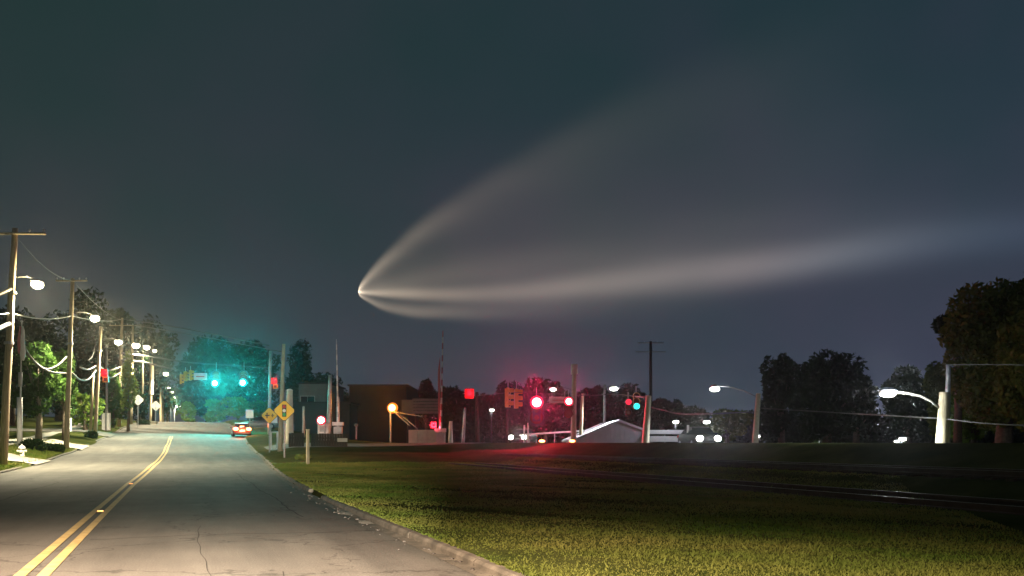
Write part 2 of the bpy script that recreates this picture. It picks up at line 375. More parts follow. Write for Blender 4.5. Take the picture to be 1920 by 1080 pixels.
def street_lamp(px, py, Z, anchor, label, power=1.0, mt='lamp_lens', size=.5, group=None, armr=.035, col=(1, .88, .60), angle=150, halo=.045):
    c = P(px, Z, zh(py, Z))
    t = thing('street_lamp', label, 'street lamp', c, 0, group)
    if anchor is not None:
        a = Vector(anchor)-c; d = Vector((a.x, a.y, 0)); 
        pts = [a, a*.72+Vector((0, 0, .18)), a*.4+Vector((0, 0, .24)), Vector((0, 0, .14))]
        MB().tube(pts, armr, 8).build('arm', M['darkmetal'], t, True)
        rz = math.atan2(-a.y, -a.x)
    else: rz = -PSI
    hb = MB(); s = size
    hb.ball((0, 0, .03), (s*.62, s*.32, s*.26), 14, 5, 0)
    h = hb.build('lamp_head', M['galv'], t, True); h.rotation_euler.z = rz
    fl = .22 if 'cool' in mt else .36
    lb = MB().ball((0, 0, 0), (s*.5, s*.42, s*fl), 14, 8, -1)
    l = lb.build('lens', M[mt], t, True); l.rotation_euler.z = rz; l.location = (0, 0, -s*.12)
    lo = light('SPOT', (0, 0, -s*.55), LAMP_W*power, col, t, .12, spot_size=math.radians(angle), spot_blend=.5)
    light('POINT', (0, -s*.55, -s*.3), LAMP_W*power*halo, col if 'cool' in mt else (1, .80, .42), t, .1)
    return t, c
LG = 'street lamps down the left side of the road'; PG = 'wooden utility poles down the left side of the road'
# left row of poles: base px, top px, top py, depth
LP = [(5, 28, 428, 42, 'nearest utility pole, at the far left edge of the picture, with a crossarm'),
      (124, 136, 522, 64, 'second utility pole from the left with a lamp arm and drooping cables'),
      (178, 189, 612, 86, 'third utility pole, tall bright shaft beside the lit red signal'),
      (223, 229, 596, 112, 'fourth utility pole with a crossarm at its top'),
      (246, 249, 612, 130, 'fifth utility pole, thin, close behind the crossarm pole'),
      (266, 268, 655, 146, 'sixth utility pole, lamp at its top, standing near the back of a diamond sign'),
      (282, 285, 672, 158, 'seventh utility pole with a pale wrapped box on its shaft')]
poles = []
for i, (a, b, y, Z, lab) in enumerate(LP):
    t, bb, top = pole(a, b, y, Z, .17 if i < 3 else .19, lab, group=PG); poles.append((t, bb, top))
crossarm(poles[0][0], poles[0][2], .975, 3.0); crossarm(poles[3][0], poles[3][2], .93, 3.0); crossarm(poles[1][0], poles[1][2], .985, 2.2)
for i, fr in ((0, .73), (0, .52), (1, .62), (2, .78), (3, .80)):
    t, bb, top = poles[i]; c = top*fr
    MB().tube([c-Vector((0, 0, .06)), c+Vector((0, 0, .06))], .21, 12).build('band', M['galv'], t)
t, bb, top = poles[6]; MB().tube([top*.45+Vector((0, 0, 0)), top*.9], .36, 10).build('wrapped_box', M['cream'], t)
t, bb, top = poles[2]  # twin secondary pole strapped to the third
MB().tube([Vector((-.42, 0, 0)), top*.62+Vector((-.38, 0, 0))], [.15, .12], 10).build('brace_pole', M['pole'], t, True)
LL = [(70, 531, 43, 0, 'nearest street lamp, glowing beside the first utility pole', 1.0, .58),
      (178, 595, 66, 1, 'second street lamp from the left, high above the road verge', 1.0, .70),
      (222, 640, 87, 2, 'third street lamp, oval glow left of the crossarm pole', 1.0, .72),
      (255, 646, 110, 3, 'fourth street lamp, big glow right of the crossarm pole', 1.0, 1.0),
      (275, 650, 128, 4, 'fifth street lamp, just right of the biggest far glow', 1.0, .95),
      (290, 657, 146, 5, 'sixth street lamp, small dim yellowish glow', .6, .62),
      (311, 700, 158, 6, 'lone street lamp lower right of the pale wrapped box', 1.0, .85)]
for px, py, Z, i, lab, pw, sz in LL:
    t, bb, top = poles[i]; zz = zh(py, Z); fr = min(.97, (zz-bb.z)/top.z)
    street_lamp(px, py, Z, bb+top*fr, lab, pw, size=sz, group=LG)
# far lamps past the brow of the hill, each on its own mast
for px, py, Z, sz, lab in ((316, 727, 190, .7, 'upper of three tiny street lamps beyond the brow of the hill'),
                           (322, 735, 205, .75, 'middle of three tiny street lamps beyond the brow of the hill'),
                           (326, 745, 220, .75, 'lowest of three tiny street lamps beyond the brow of the hill'),
                           (333, 761, 235, 1.3, 'low large white lamp glow beside the yellow green bush on the hill')):
    c = P(px-6, Z); c.z = zh(py, Z)
    t, cc = street_lamp(px, py, Z, c, lab, .8, size=sz, group='small street lamps beyond the hill')
    a = c-cc; MB().tube([a, a+Vector((0, 0, H(c.x, c.y)-c.z))], .1, 6).build('mast', M['galv'], t)
for px, y0, Z, lab in ((301, 727, 165, 'eighth utility pole, short pale shaft before the brow of the hill'), (305, 733, 172, 'ninth utility pole, greenish pale shaft next to a slightly taller one'), (314, 745, 185, 'tenth utility pole, thin, last one before the hill drops')):
    pole(px, px, y0, Z, .2, lab, group=PG)

def cable(pts, r, label, mt='cable', group='overhead cables', sag=None):
    if sag is not None:
        a, b = Vector(pts[0]), Vector(pts[1]); n = 16
        pts = [a.lerp(b, i/n)-Vector((0, 0, sag*4*(i/n)*(1-i/n))) for i in range(n+1)]
    else:
        q = [Vector(p) for p in pts]; pts = []
        for i in range(len(q)-1):
            p0, p1, p2, p3 = q[max(i-1, 0)], q[i], q[i+1], q[min(i+2, len(q)-1)]
            for k in range(6):
                u = k/6; pts.append(.5*((2*p1)+(p2-p0)*u+(2*p0-5*p1+4*p2-p3)*u*u+(3*p1-p0-3*p2+p3)*u**3))
        pts.append(q[-1])
    o_ = Vector(pts[0]); mb = MB().tube([p-o_ for p in pts], r, 6)
    o = mb.build('overhead_cable', M[mt], None, True); o.location = o_; tag(o, label, 'cable', group); return o
def Q(px, py, Z): return P(px, Z, zh(py, Z))
def at(i, py):
    t, bb, top = poles[i]; Z = LP[i][3]; fr = (zh(py, Z)-bb.z)/top.z; return bb+top*fr
cable([Q(-60, 583, 38), at(0, 587)], .03, 'top cable leaving the nearest pole towards the left edge', sag=.1)
cable([at(0, 587), at(1, 592)], .035, 'high cable between the first and second utility poles', sag=.25)
cable([at(1, 592), at(3, 598)], .04, 'high cable from the second pole past the second lamp to the crossarm pole', sag=.3)
cable([at(3, 598), Q(340, 615, 140), Q(505, 648, 112)], .07, 'long high cable slanting right from the crossarm pole over the trees')
cable([at(3, 606), Q(345, 625, 140), Q(530, 660, 100)], .05, 'lower of the two long high cables over the trees')
cable([at(3, 662), Q(290, 670, 108), Q(360, 680, 105), Q(506, 690, 101)], .09, 'upper thick span cable carrying the signals over the junction')
cable([at(3, 675), Q(268, 679, 108), Q(300, 687, 106), Q(336, 694, 104)], .10, 'lower thick span cable ending at the yellow signal heads')
cable([Q(46, 652, 56), Q(62, 675, 58), Q(85, 692, 60), Q(108, 685, 62), Q(128, 665, 64)], .075, 'upper thick cable loop drooping before the lit green tree', group='drooping cable loops')
cable([Q(46, 654, 56), Q(70, 684, 58), Q(98, 698, 61), Q(127, 700, 64)], .075, 'lower thick cable loop drooping before the lit green tree', group='drooping cable loops')
cable([Q(136, 700, 66), Q(150, 712, 72), Q(166, 711, 80), Q(180, 694, 86)], .08, 'lower thick cable loop on the left of the third pole', group='drooping cable loops')
cable([Q(150, 688, 72), Q(165, 693, 80), Q(180, 686, 86)], .07, 'short upper cable loop on the left of the third pole', group='drooping cable loops')
cable([Q(190, 690, 88), Q(205, 695, 98), Q(225, 688, 111)], .08, 'upper cable loop between the third and fourth poles', group='drooping cable loops')
cable([Q(190, 700, 88), Q(208, 708, 98), Q(225, 699, 111)], .08, 'lower cable loop between the third and fourth poles', group='drooping cable loops')
cable([Q(165, 676, 82), Q(173, 668, 84), Q(177, 652, 85)], .05, 'short guy cable rising to the pale insulator of the third pole', group='drooping cable loops')
cable([Q(-40, 640, 38), Q(-12, 622, 40), at(0, 606)], .10, 'lower thick cable leaving the nearest pole to the left', group='cables left of the nearest pole')
cable([Q(-40, 570, 38), Q(-10, 556, 40), at(0, 541)], .08, 'upper thick cable leaving the nearest pole to the left', group='cables left of the nearest pole')
cable([at(0, 440), at(1, 526)], .015, 'thin power line from the nearest crossarm to the second pole', 'cable_dark', sag=.5)
cable([at(1, 526), at(3, 600)], .02, 'thin power line from the second pole top to the fourth pole', 'cable_dark', sag=.5)

# previous lamp of the row, just behind the car: its pool lights the near road
bb, top = Vector((-8.2, 1.0, .1)), Vector((0, 0, 10.8))
t = thing('utility_pole', 'utility pole with a lamp standing beside the car on the left verge, outside the picture', 'utility pole', bb, 0, PG)
MB().tube([(0, 0, 0), top], [.19, .13], 10).build('shaft', M['pole'], t, True)
t = thing('street_lamp', 'street lamp over the road beside the car, outside the picture', 'street lamp', (-5.6, 2.0, 9.4), 0, LG)
MB().tube([(-2.6, -1, -.6), (-1.5, -.6, .05), (0, 0, .14)], .035, 8).build('arm', M['galv'], t, True)
MB().ball((0, 0, .03), (.36, .2, .15), 14, 5, 0).build('lamp_head', M['galv'], t, True)
MB().ball((0, 0, -.06), (.29, .2, .18), 14, 8, -1).build('lens', M['lamp_lens'], t, True)
light('SPOT', (0, 0, -.32), 80000, (1, .73, .52), t, .12, spot_size=math.radians(128), spot_blend=.7)
# wide headlamp beams of the car the picture is taken from
for x in (-.1, 1.15):
    l = light('SPOT', (x-.4, 1.9, .72), 420, (1, .80, .60), None, .09, spot_size=math.radians(118), spot_blend=.9)
    l.name = 'headlamp_beam'; l.rotation_euler = (math.radians(90-14), 0, math.radians(-10))

    l = light('SPOT', (x-.4, 2.0, .72), 25000, (1, .86, .68), None, .09, spot_size=math.radians(26), spot_blend=.8)  # added narrow spot that brightens the road signs ahead
    l.name = 'sign_fill_beam'; l.rotation_euler = (math.radians(90.3), 0, math.radians(-3))

# ------------------------------------------------------------------ signals and signs
def signal(px, py, Z, lit, label, rz=None, hm='sig_yellow', scale=1.0, power=0, col=(1, 0, 0), group='traffic signals', n=3, plate=None, litm=None, hang=.5, lens_r=.15):
    """py is the row of the lit lens; lit = 0 top .. n-1 bottom (-1 none)"""
    k = lit if lit >= 0 else 1
    c = Q(px, py, Z); h = .34*scale
    c.z -= 0; t = thing('traffic_signal', label, 'traffic signal', c+Vector((0, 0, h*(k-(n-1)/2))), -PSI if rz is None else rz, group)
    body = MB().box((0, .12, 0), (.36*scale, .2*scale, h*n)); body.box((0, .1, h*n/2+.03), (.2, .14, .07)); body.build('housing', M[hm], t)
    for i in range(n):
        z = (n-1)/2*h-i*h; lr_ = lens_r*scale*(1.0 if i != lit else 1.0)
        isl = i == lit
        MB().ball((0, -.22*scale if isl else .015, z), (lr_, .10 if isl else .05, lr_), 16, 8, -1).build('lens', litm and isl and M[litm] or (M['lens_off'] if not isl else M['lens_red']), t, True)
        if isl and power > 500:
            MB().ball((0, -.31*scale, z), (lr_*.70, .06, lr_*.70), 16, 8, -1).build('lamp_core', M['core_green' if litm == 'lens_green' else 'core_red'], t, True)
        vb = MB(); m = 9; v = []; f = []
        for j in range(m):
            a = math.radians(-20+220*j/(m-1)); rr = lr_*1.12
            v += [(rr*math.cos(a), .02, z+rr*math.sin(a)), (rr*math.cos(a), -.24*scale, z+rr*math.sin(a)*.97), (rr*1.06*math.cos(a), -.24*scale, z+rr*1.06*math.sin(a)*.97), (rr*1.06*math.cos(a), .02, z+rr*1.06*math.sin(a))]
        for j in range(m-1):
            for q in range(4): f.append((4*j+q, 4*j+(q+1) % 4, 4*j+4+(q+1) % 4, 4*j+4+q))
        vb.add(v, f).build('visor', M['black' if hm != 'sig_yellow' else hm], t)
    if plate: MB().box((0, .245, 0), (plate[0], .02, plate[1])).build('backplate', M['black'], t)
    MB().tube([(0, .1, h*n/2), (0, .1, h*n/2+hang)], .03, 6).build('hanger', M['galv'], t)
    if power:
        z = (n-1)/2*h-k*h
        light('SPOT', (0, -.5*scale, z), power, col, t, .09, spot_size=math.radians(168), spot_blend=.3).rotation_euler = (math.radians(-90), 0, 0)
    return t
signal(405, 719, 101, 2, 'left one of two bright green traffic signals over the road', hm='black', power=9000, col=(.01, .85, .78), litm='lens_green', scale=1.35, hang=1.2, lens_r=.33)
signal(457, 718, 101, 2, 'right one of two bright green traffic signals over the road', hm='black', power=9000, col=(.01, .85, .78), litm='lens_green', scale=1.35, hang=1.2, lens_r=.33)
signal(341, 711, 103, -1, 'unlit yellow signal head, left of two seen from behind', rz=-PSI+1.9, scale=1.05, hang=.3)
signal(349, 706, 104, -1, 'unlit yellow signal head seen side on, middle of the cluster by the street name plate', rz=-PSI+2.8, scale=1.05)
signal(359, 704, 103, -1, 'unlit orange yellow signal head touching the white street name plate', rz=-PSI+2.2, scale=1.1)
def street_plate(px, py, Z, w, h, label, rt=0, mt='white', post=0):
    t = thing('street_name_sign', label, 'street sign', Q(px, py, Z), -PSI+rt, 'street name signs hung at the junctions')
    MB().box((0, 0, 0), (w, .03, h)).build('panel', M[mt], t)
    MB().box((-.02*w, -.021, -.02*h), (w*.62, .008, h*.10)).build('stripe', M['red'], t)
    for s_ in (-1, 1): MB().tube([(s_*w*.35, 0, h/2), (s_*w*.35, 0, h/2+.35)], .015, 6).build('hanger', M['galv'], t)
    return t
street_plate(376, 706, 102.5, 1.45, .78, 'white street name plate hanging beside the yellow signal heads', .12)
# signals on poles at both sides of the junction
def pole_signal(px, py, Z, label, top='lens_red_dim', second=True, s=1.0, pw=60):
    t = thing('pedestrian_signal', label, 'crossing signal', Q(px, py, Z), -PSI, 'red lit crossing signals')
    MB().box((0, .12, 0), (.62*s, .22, .66*s)).build('housing', M['red'], t)  # red lamplight on the housing is put into its paint
    r_ = MB(); 
    r_.box((0, -.0, .0), (.26*s, .03, .30*s))
    for k in range(4): r_.box((-.10*s+k*.065*s, 0, .21*s), (.045*s, .03, .16*s))
    r_.box((.19*s, 0, .03*s), (.06*s, .03, .18*s), 0)
    r_.build('hand_symbol', M[top], t)
    MB().box((0, -.02, .36*s), (.66*s, .3, .03)).build('visor', M['black'], t)
    if second:
        MB().box((.12, .12, -.62*s), (.5*s, .22, .5*s)).build('lower_housing', M['sig_yellow'], t)
        MB().box((.12, -.0, -.62*s), (.3*s, .03, .3*s)).build('lower_lens', M['lens_off'], t)
    MB().box((-.35*s, .15, 0), (.25*s, .06, .06)).build('bracket', M['galv'], t)
    light('POINT', (0, -.35, 0), pw, (1, .05, .1), t, .1)
    return t
pole_signal(195, 699, 84, 'red lit signal box right of the third utility pole')
pole_signal(514, 714, 90, 'red lit signal box between the two tall poles on the right of the road', s=.9)
pole_signal(880, 738, 85, 'red lit signal box high beside a bare pole right of the railway gate', second=False, s=1.35, pw=80)
pole_signal(813, 797, 78, 'small square red lit signal low beside the pink railway gate mast', second=False, s=.75, pw=500)
# right side poles
def simple_pole(px0, px1, yt, Z, r, label, mt='pole', name='utility_pole', cat='utility pole', group='poles right of the road'):
    return pole(px0, px1, yt, Z, r, label, mt, name, cat, group)
simple_pole(525, 532, 645, 62, .15, 'tall wooden utility pole behind the yellow signal ahead sign')
simple_pole(505, 507, 658, 92, .17, 'tall grey pole behind the yellow crossroad sign', 'galv')
t, b, top = simple_pole(543, 543, 732, 70, .30, 'thick short pale post right of the signal ahead sign', 'cream', 'post', 'post')
MB().ball(top, (.24, .24, .12), 10, 4, 0).build('cap', M['white'], t, True)
simple_pole(569, 569, 762, 84, .12, 'thin grey pole above the dark board fence', 'galv', 'metal_pole', 'pole')
simple_pole(616, 619, 703, 82, .20, 'dark banded pole left of the slim railway gate mast', 'galv', 'metal_pole', 'pole')
simple_pole(625, 625, 737, 84, .12, 'short thin pole close left of the slim railway gate mast', 'dark_wood', 'metal_pole', 'pole')
# stake in the grass
b = G(577, 45); t = thing('wooden_stake', 'short wooden stake standing in the grass before the dark fence', 'stake', b)
hh = zh(808, 45)-b.z; MB().box((0, 0, hh/2), (.14, .12, hh+.1), .3, .85).build('post', M['pole'], t); MB().box((0, 0, hh+.06), (.17, .15, .05), .3).build('cap', M['pole'], t)

def diamond(px, py, Z, half, label, kind, mt='sign_yellow', back=False, posth=None, group='diamond warning signs'):
    c = Q(px, py, Z); g = H(c.x, c.y)
    t = thing('warning_sign', label, 'road sign', Vector((c.x, c.y, g)), -PSI+.12, group)
    z0 = c.z-g; r = half
    def dia(r_, y0, y1, m, name):
        k = .12*r_
        poly = [(-r_+k, z0-k), (-k, z0-r_+k), (k, z0-r_+k), (r_-k, z0-k), (r_-k, z0+k), (k, z0+r_-k), (-k, z0+r_-k), (-r_+k, z0+k)]
        return MB().prism(poly, y0, y1).build(name, m, t)
    if back:
        dia(r, 0, .03, M['signback'], 'panel')
        MB().tube([(0, -.06, -.1), (0, -.06, z0+r*.8)], .04, 8).build('post', M['galv'], t)
        for q in (-.4, .4): MB().box((0, -.02, z0+r*q), (r*.8, .03, .05)).build('bracket', M['galv'], t)
        return t
    dia(r, 0, .02, M['black'], 'border'); dia(r*.94, -.012, -.002, M[mt], 'panel')
    MB().tube([(0, .06, -.1), (0, .06, z0+r*.6)], .045, 8).build('post', M['galv'], t)
    if kind == 'signal':
        MB().box((0, -.02, z0), (.36*r, .012, 1.06*r)).build('symbol', M['black'], t)
        for q, mm in ((.34, 'red'), (0, 'lens_amber'), (-.34, 'green')):
            MB().prism([(math.cos(a)*.145*r, z0+q*r+math.sin(a)*.145*r) for a in [i*math.pi/6 for i in range(12)]], -.036, -.028).build('symbol_disc', M[mm], t)
    else:
        s_ = MB().box((-.22*r, -.02, z0), (.5*r, .012, .13*r)); s_.box((-.25*r, -.021, z0), (.13*r, .012, .62*r)); s_.build('cross_symbol', M['black'], t)
        s2 = MB().box((.36*r, -.02, z0), (.36*r, .012, .06*r)); s2.box((.36*r, -.021, z0), (.06*r, .012, .42*r))
        for q in (-.14, 0, .14): s2.box((.36*r, -.022, z0+q*r), (.20*r, .012, .04*r))
        s2.build('track_symbol', M['black'], t)
    return t
M['lens_amber'] = mat('amber_paint', (.75, .70, .55), .5, var=.05)
d1 = diamond(533, 770, 55, .70, 'orange yellow diamond sign showing a traffic light, in front of the wooden pole', 'signal')
d2 = diamond(505, 779, 62, .60, 'paler yellow diamond sign showing a crossroad and a railway line', 'cross')
MB().box((.22, .03, zh(787, 62)-H(*P(505, 62).xy)), (.62, .03, .42)).build('supplementary_plate', M['white'], d2)
diamond(259, 750, 118, .75, 'back of a grey diamond sign beside the sixth utility pole', '', back=True, group='diamond signs seen from behind')
diamond(292, 761, 135, .80, 'back of a grey diamond sign lowest beside the road on the left', '', back=True, group='diamond signs seen from behind')
# white square plate over the car
c = Q(468, 776, 100); g = H(c.x, c.y); t = thing('traffic_sign', 'blank white square sign above the red lit car', 'road sign', Vector((c.x, c.y, g)), -PSI)
MB().box((0, 0, c.z-g), (.85, .03, .92)).build('panel', M['white'], t); MB().tube([(0, .05, -.1), (0, .05, c.z-g)], .04, 8).build('post', M['galv'], t)
# two people-high grey posts / cabinet legs below the crossroad sign
c = G(513, 66); t = thing('sign_frame', 'pair of pale grey posts under the crossroad sign', 'posts', c, -PSI)
for x in (-.2, .28): MB().tube([(x, 0, -.1), (x, 0, 1.25)], .07, 8).build('post', M['alu'], t)
MB().box((.04, 0, 1.3), (.75, .1, .1)).build('crossbar', M['alu'], t)
# blue-grey mast with white cabinet on the left
b = G(200, 100); t = thing('signal_mast', 'blue grey metal mast with a white cabinet at its foot', 'mast', b, -PSI)
zt = zh(650, 100)-b.z
MB().tube([(0, 0, 0), (0, 0, zt)], [.16, .10], 10).build('shaft', M['darkmetal'] if False else M['galv'], t, True)
MB().ball((0, 0, zt), .16, 10, 6).build('cap', M['white'], t, True)
for dx in (-.26, .26): MB().box((dx, -.1, 1.0), (.32, .3, 1.9)).build('cabinet', M['white'], t)
MB().box((0, .05, 1.0), (.16, .2, 1.9)).build('cabinet_gap', M['black'], t)
# white pole with furled flag
b = G(37, 56); t = thing('flagpole', 'white pole with a furled red and white flag near the left edge', 'flagpole', b, -PSI)
zt = zh(604, 56)-b.z
MB().tube([(0, 0, 0), (RT.x*0+.12, 0, zt)], [.055, .035], 8).build('shaft', M['white'], t, True)
MB().ball((.12, 0, zt+.05), .08, 8, 5).build('finial', M['white'], t, True)
z1 = zh(612, 56)-b.z; z2 = zh(676, 56)-b.z
for dx, m_, nm in ((.10, 'white', 'flag_white_fold'), (-.04, 'flagred', 'flag_red_fold')):
    pts = [Vector((.1+dx+.02*math.sin(i*1.3), -.05, z1+(z2-z1)*i/8*(1 if dx > 0 else .8))) for i in range(9)]
    MB().tube(pts, [.05, .09, .12, .13, .15, .16, .17, .16, .10], 8).build(nm, M[m_], t, True)
MB().tube([(0, -.0, -.05), (0, 0, zh(745, 56)-b.z)], .16, 10).build('base_sleeve', M['white'], t, True)
MB().tube([(.03, 0, zh(725, 56)-b.z), (.04, 0, zh(698, 56)-b.z)], .12, 10).build('reflector_band', M['alu'], t, True)
# hydrant
b = G(41, 50); t = thing('fire_hydrant', 'pale fire hydrant with a round dome on the left verge', 'hydrant', b)
MB().tube([(0, 0, 0), (0, 0, .04), (0, 0, .05), (0, 0, .42)], [.17, .17, .12, .12], 14).build('barrel', M['hydrant'], t, True)
MB().ball((0, 0, .42), (.19, .19, .2), 14, 6, 0).build('bonnet', M['white'], t, True)
MB().tube([(-.24, 0, .3), (.24, 0, .3)], .07, 10).build('side_nozzle', M['hydrant'], t); MB().tube([(0, 0, .3), (0, -.22, .3)], .08, 10).build('front_nozzle', M['hydrant'], t)
MB().tube([(0, 0, .6), (0, 0, .68)], .04, 5).build('operating_nut', M['white'], t)
# small utility boxes
for px, Z, w, h, lab, m_ in ((128, 88, .5, 2.2, 'narrow white lit post box among the left trees', 'white'), (288, 130, .9, .5, 'small pale box by the left verge near the diamond signs', 'cream')):
    b = G(px, Z); t = thing('utility_box', lab, 'box', b, -PSI); MB().box((0, 0, h/2), (w, w*.7, h)).build('cabinet', M[m_], t); MB().box((0, 0, h+.03), (w*1.1, w*.8, .06)).build('lid', M[m_], t)

# dark board fence right of the road (boards are parts)
def board_fence(px0, px1, Z, ytop, ybot, label, bw=.19):
    a, b_ = P(px0, Z), P(px1, Z); L = (b_-a).length; d = (b_-a)/L
    t = thing('board_fence', label, 'fence', (a.x, a.y, 0), math.atan2(d.y, d.x))
    n = int(L/bw); hgt = (ybot-ytop)*Z/FPX
    me = MB().box((0, 0, 0), (bw*.93, .03, hgt+.3)).mesh('board', M['dark_wood'])
    for i in range(n):
        q = a+d*(i+.5)*bw; o = bpy.data.objects.new('board', me); COL.objects.link(o); o.parent = t
        o.location = ((i+.5)*bw, random.uniform(-.01, .01), zh(ytop, Z)-hgt/2-.15+random.uniform(-.02, .02))
    for z in (.25, .8): MB().box((L/2, .05, zh(ytop, Z)-hgt*z), (L, .05, .09)).build('rail', M['dark_wood'], t)
board_fence(541, 573, 66, 812, 848, 'short dark board fence beside the pale thick post')
board_fence(583, 655, 66, 813, 847, 'longer dark board fence right of the wooden stake')
b = Q(642, 825, 65.5); t = thing('fence_plaque', 'small pale plate on the right end of the dark fence', 'plate', b, -PSI)
MB().box((0, 0, 0), (.72, .03, .26)).build('panel', M['cream'], t); MB().box((0, -.02, 0), (.6, .02, .03)).build('trim', M['alu'], t)

# railway crossing gates (raised)
def gate(px0, px1, ytop, ybase, Z, label, s=1.0, arm_w=.16, red=False):
    c = G(px0, Z); zt = zh(ytop, Z)-c.z; zb = zh(ybase, Z)-c.z
    t = thing('crossing_gate', label, 'railway gate', c, -PSI, 'raised railway crossing gates')
    MB().tube([(0, 0, -.2), (0, 0, zb+2.6)], .13, 10).build('mast', M['alu'], t, True)
    MB().box((0, 0, max(.3, zb*.5)), (.7*s, .6*s, max(.5, zb))).build('base', M['alu'], t)
    MB().box((0, -.1, zb+.25), (.95*s, .5, .30)).build('mechanism', M['white'], t)
    lean = m_px(px1-px0, Z); a0 = Vector((.05, -.3, zb+.4)); a1 = Vector((lean, -.3, zt)); n = 16
    for i in range(n):
        p, q = a0.lerp(a1, i/n), a0.lerp(a1, (i+1)/n)
        MB().tube([p, q-(q-p)*.01], [arm_w*(1-.6*i/n)*.62]*1+[arm_w*(1-.6*(i+1)/n)*.62], 6).build('arm_stripe', M['flagred' if (i % 2 and red) else ('alu' if i % 2 else 'white')], t)
    if red:
        MB().prism([(-.16, zb+.6), (-.02, zb+.6), (.0, zb+6.6), (-.10, zb+6.0), (-.2, zb+5.2)], -.42, -.36).build('counter_panel', M['flagred'], t)
    return t
g1 = gate(634, 632, 637, 800, 80, 'slim raised railway gate arm behind the dark fence')
g2 = gate(826, 831, 621, 812, 78, 'pink lit raised railway gate arm right of the grey board', red=True)
# boxes by the slim gate and red lamp
b = G(607, 80); t = thing('utility_box', 'pale cabinet under the white lamp with a red rim', 'box', b, -PSI); zt = zh(795, 80)-b.z
MB().box((0, 0, zt/2), (.95, .6, zt)).build('cabinet', M['white'], t); MB().box((0, 0, zt+.04), (1.05, .7, .08)).build('lid', M['alu'], t); MB().box((.0, -.31, zt*.7), (.6, .02, .5)).build('door', M['alu'], t)
c = Q(602, 788, 79); t = thing('crossing_light', 'small white lamp with a red rim left of the slim railway gate', 'warning light', c, -PSI, 'railway crossing lamps')
MB().ball((0, 0, 0), (.27, .1, .27), 16, 8).build('lens', M['head_white'], t, True); MB().tube([(0, .06, 0), (0, .12, 0)], .42, 16).build('backplate', M['lens_red_dim'], t)
MB().tube([(.3, .15, 0), (.3, .15, -1.2)], .05, 6).build('mast', M['galv'], t)
light('POINT', (0, -.4, 0), 60, (1, .6, .55), t, .1)
c = Q(668, 797, 84); t = thing('crossing_light', 'unlit grey round lamp on a short stem left of the orange lamp', 'warning light', c, -PSI, 'railway crossing lamps')
MB().ball((0, 0, 0), (.2, .15, .16), 12, 6).build('lens', M['siding'], t, True); MB().tube([(0, 0, 0), (0, 0, -1.3)], .07, 6).build('mast', M['galv'], t)

# orange lamp with guy wires
c = Q(736, 765, 88); t = thing('street_lamp', 'bright orange sodium lamp on a thin mast left of the grey board', 'street lamp', c, -PSI)
MB().ball((0, 0, 0), (.52, .36, .52), 18, 10).build('lens', M['lens_orange'], t, True); MB().ball((0, -.38, 0), (.34, .1, .34), 16, 8).build('lamp_core', M['core_orange'], t, True); MB().box((0, .5, .1), (.4, .2, .5)).build('lamp_head', M['darkmetal'], t)
MB().tube([(-.22, .1, 0), (-.2, .1, H(c.x, c.y)-c.z)], .07, 8).build('mast', M['galv'], t)
light('POINT', (0, -.8, 0), 1500, (1, .26, .03), t, .25)
cable([Q(737, 770, 87), Q(752, 784, 85), Q(770, 799, 82)], .045, 'left stout guy cable below the orange lamp', group='cables below the orange lamp')
cable([Q(738, 770, 87), Q(760, 785, 85), Q(782, 803, 82)], .045, 'middle guy cable below the orange lamp', group='cables below the orange lamp')
cable([Q(740, 772, 87), Q(765, 777, 85), Q(790, 781, 82), Q(797, 790, 82)], .035, 'flattest cable running right from the orange lamp', group='cables below the orange lamp')

# ------------------------------------------------------------------ buildings
def block(px0, px1, Z, ytop, depth, label, wall, name='building', roof='roof', win=(), siding=0):
    a, b_ = P(px0, Z), P(px1, Z); L = (b_-a).length; zb = min(H(a.x, a.y), H(b_.x, b_.y))-.6; zt = zh(ytop, Z)
    t = thing(name, label, 'building', (a.x, a.y, zb), -PSI); h = zt-zb
    MB().box((L/2, depth/2, h/2), (L, depth, h)).build('wall', M[wall], t)
    MB().box((L/2, depth/2, h+.12), (L+.5, depth+.5, .24)).build('roof', M[roof], t)
    for u, v, w_, h_ in win:
        f = MB().box((L*u, -.03, v), (w_, .06, h_)).build('window', M['alu'], t); MB().box((L*u, -.07, v), (w_*.86, .03, h_*.86)).build('pane', M['glass'], f)
    return t, L, h
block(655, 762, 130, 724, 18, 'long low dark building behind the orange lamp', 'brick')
block(560, 612, 118, 720, 12, 'grey flat roofed building above the dark fence', 'siding', win=((.2, 5.6, 1, 1), (.45, 5.6, 1, 1)))
# lower dark carport before it
block(552, 655, 112, 757, 6, 'dark low shed in front of the grey flat roofed building', 'roof')
# grey slatted board (sign) right of orange lamp
c = Q(801, 775, 100); t = thing('billboard', 'grey board of long horizontal planks between orange lamp and railway gate', 'billboard', Vector((c.x, c.y, H(c.x, c.y))), -PSI)
z0 = c.z-t.location.z
for k in range(5):
    MB().box((-.15+.05*(k % 2), 0, z0+.12+k*.34), (3.05, .06, .29)).build('plank', M['siding'], t)
for x in (-1.3, 1.2): MB().box((x, .1, (z0+1.7)/2), (.14, .14, z0+1.7)).build('post', M['dark_wood'], t)
c = Q(764, 763, 101); t = thing('billboard', 'small pale panel right beside the orange lamp glow', 'billboard', Vector((c.x, c.y, H(c.x, c.y))), -PSI); z0 = c.z-t.location.z
MB().box((0, 0, z0), (1.3, .06, 1.6)).build('panel', M['siding'], t); MB().box((0, .1, z0/2), (.14, .14, z0)).build('post', M['dark_wood'], t)
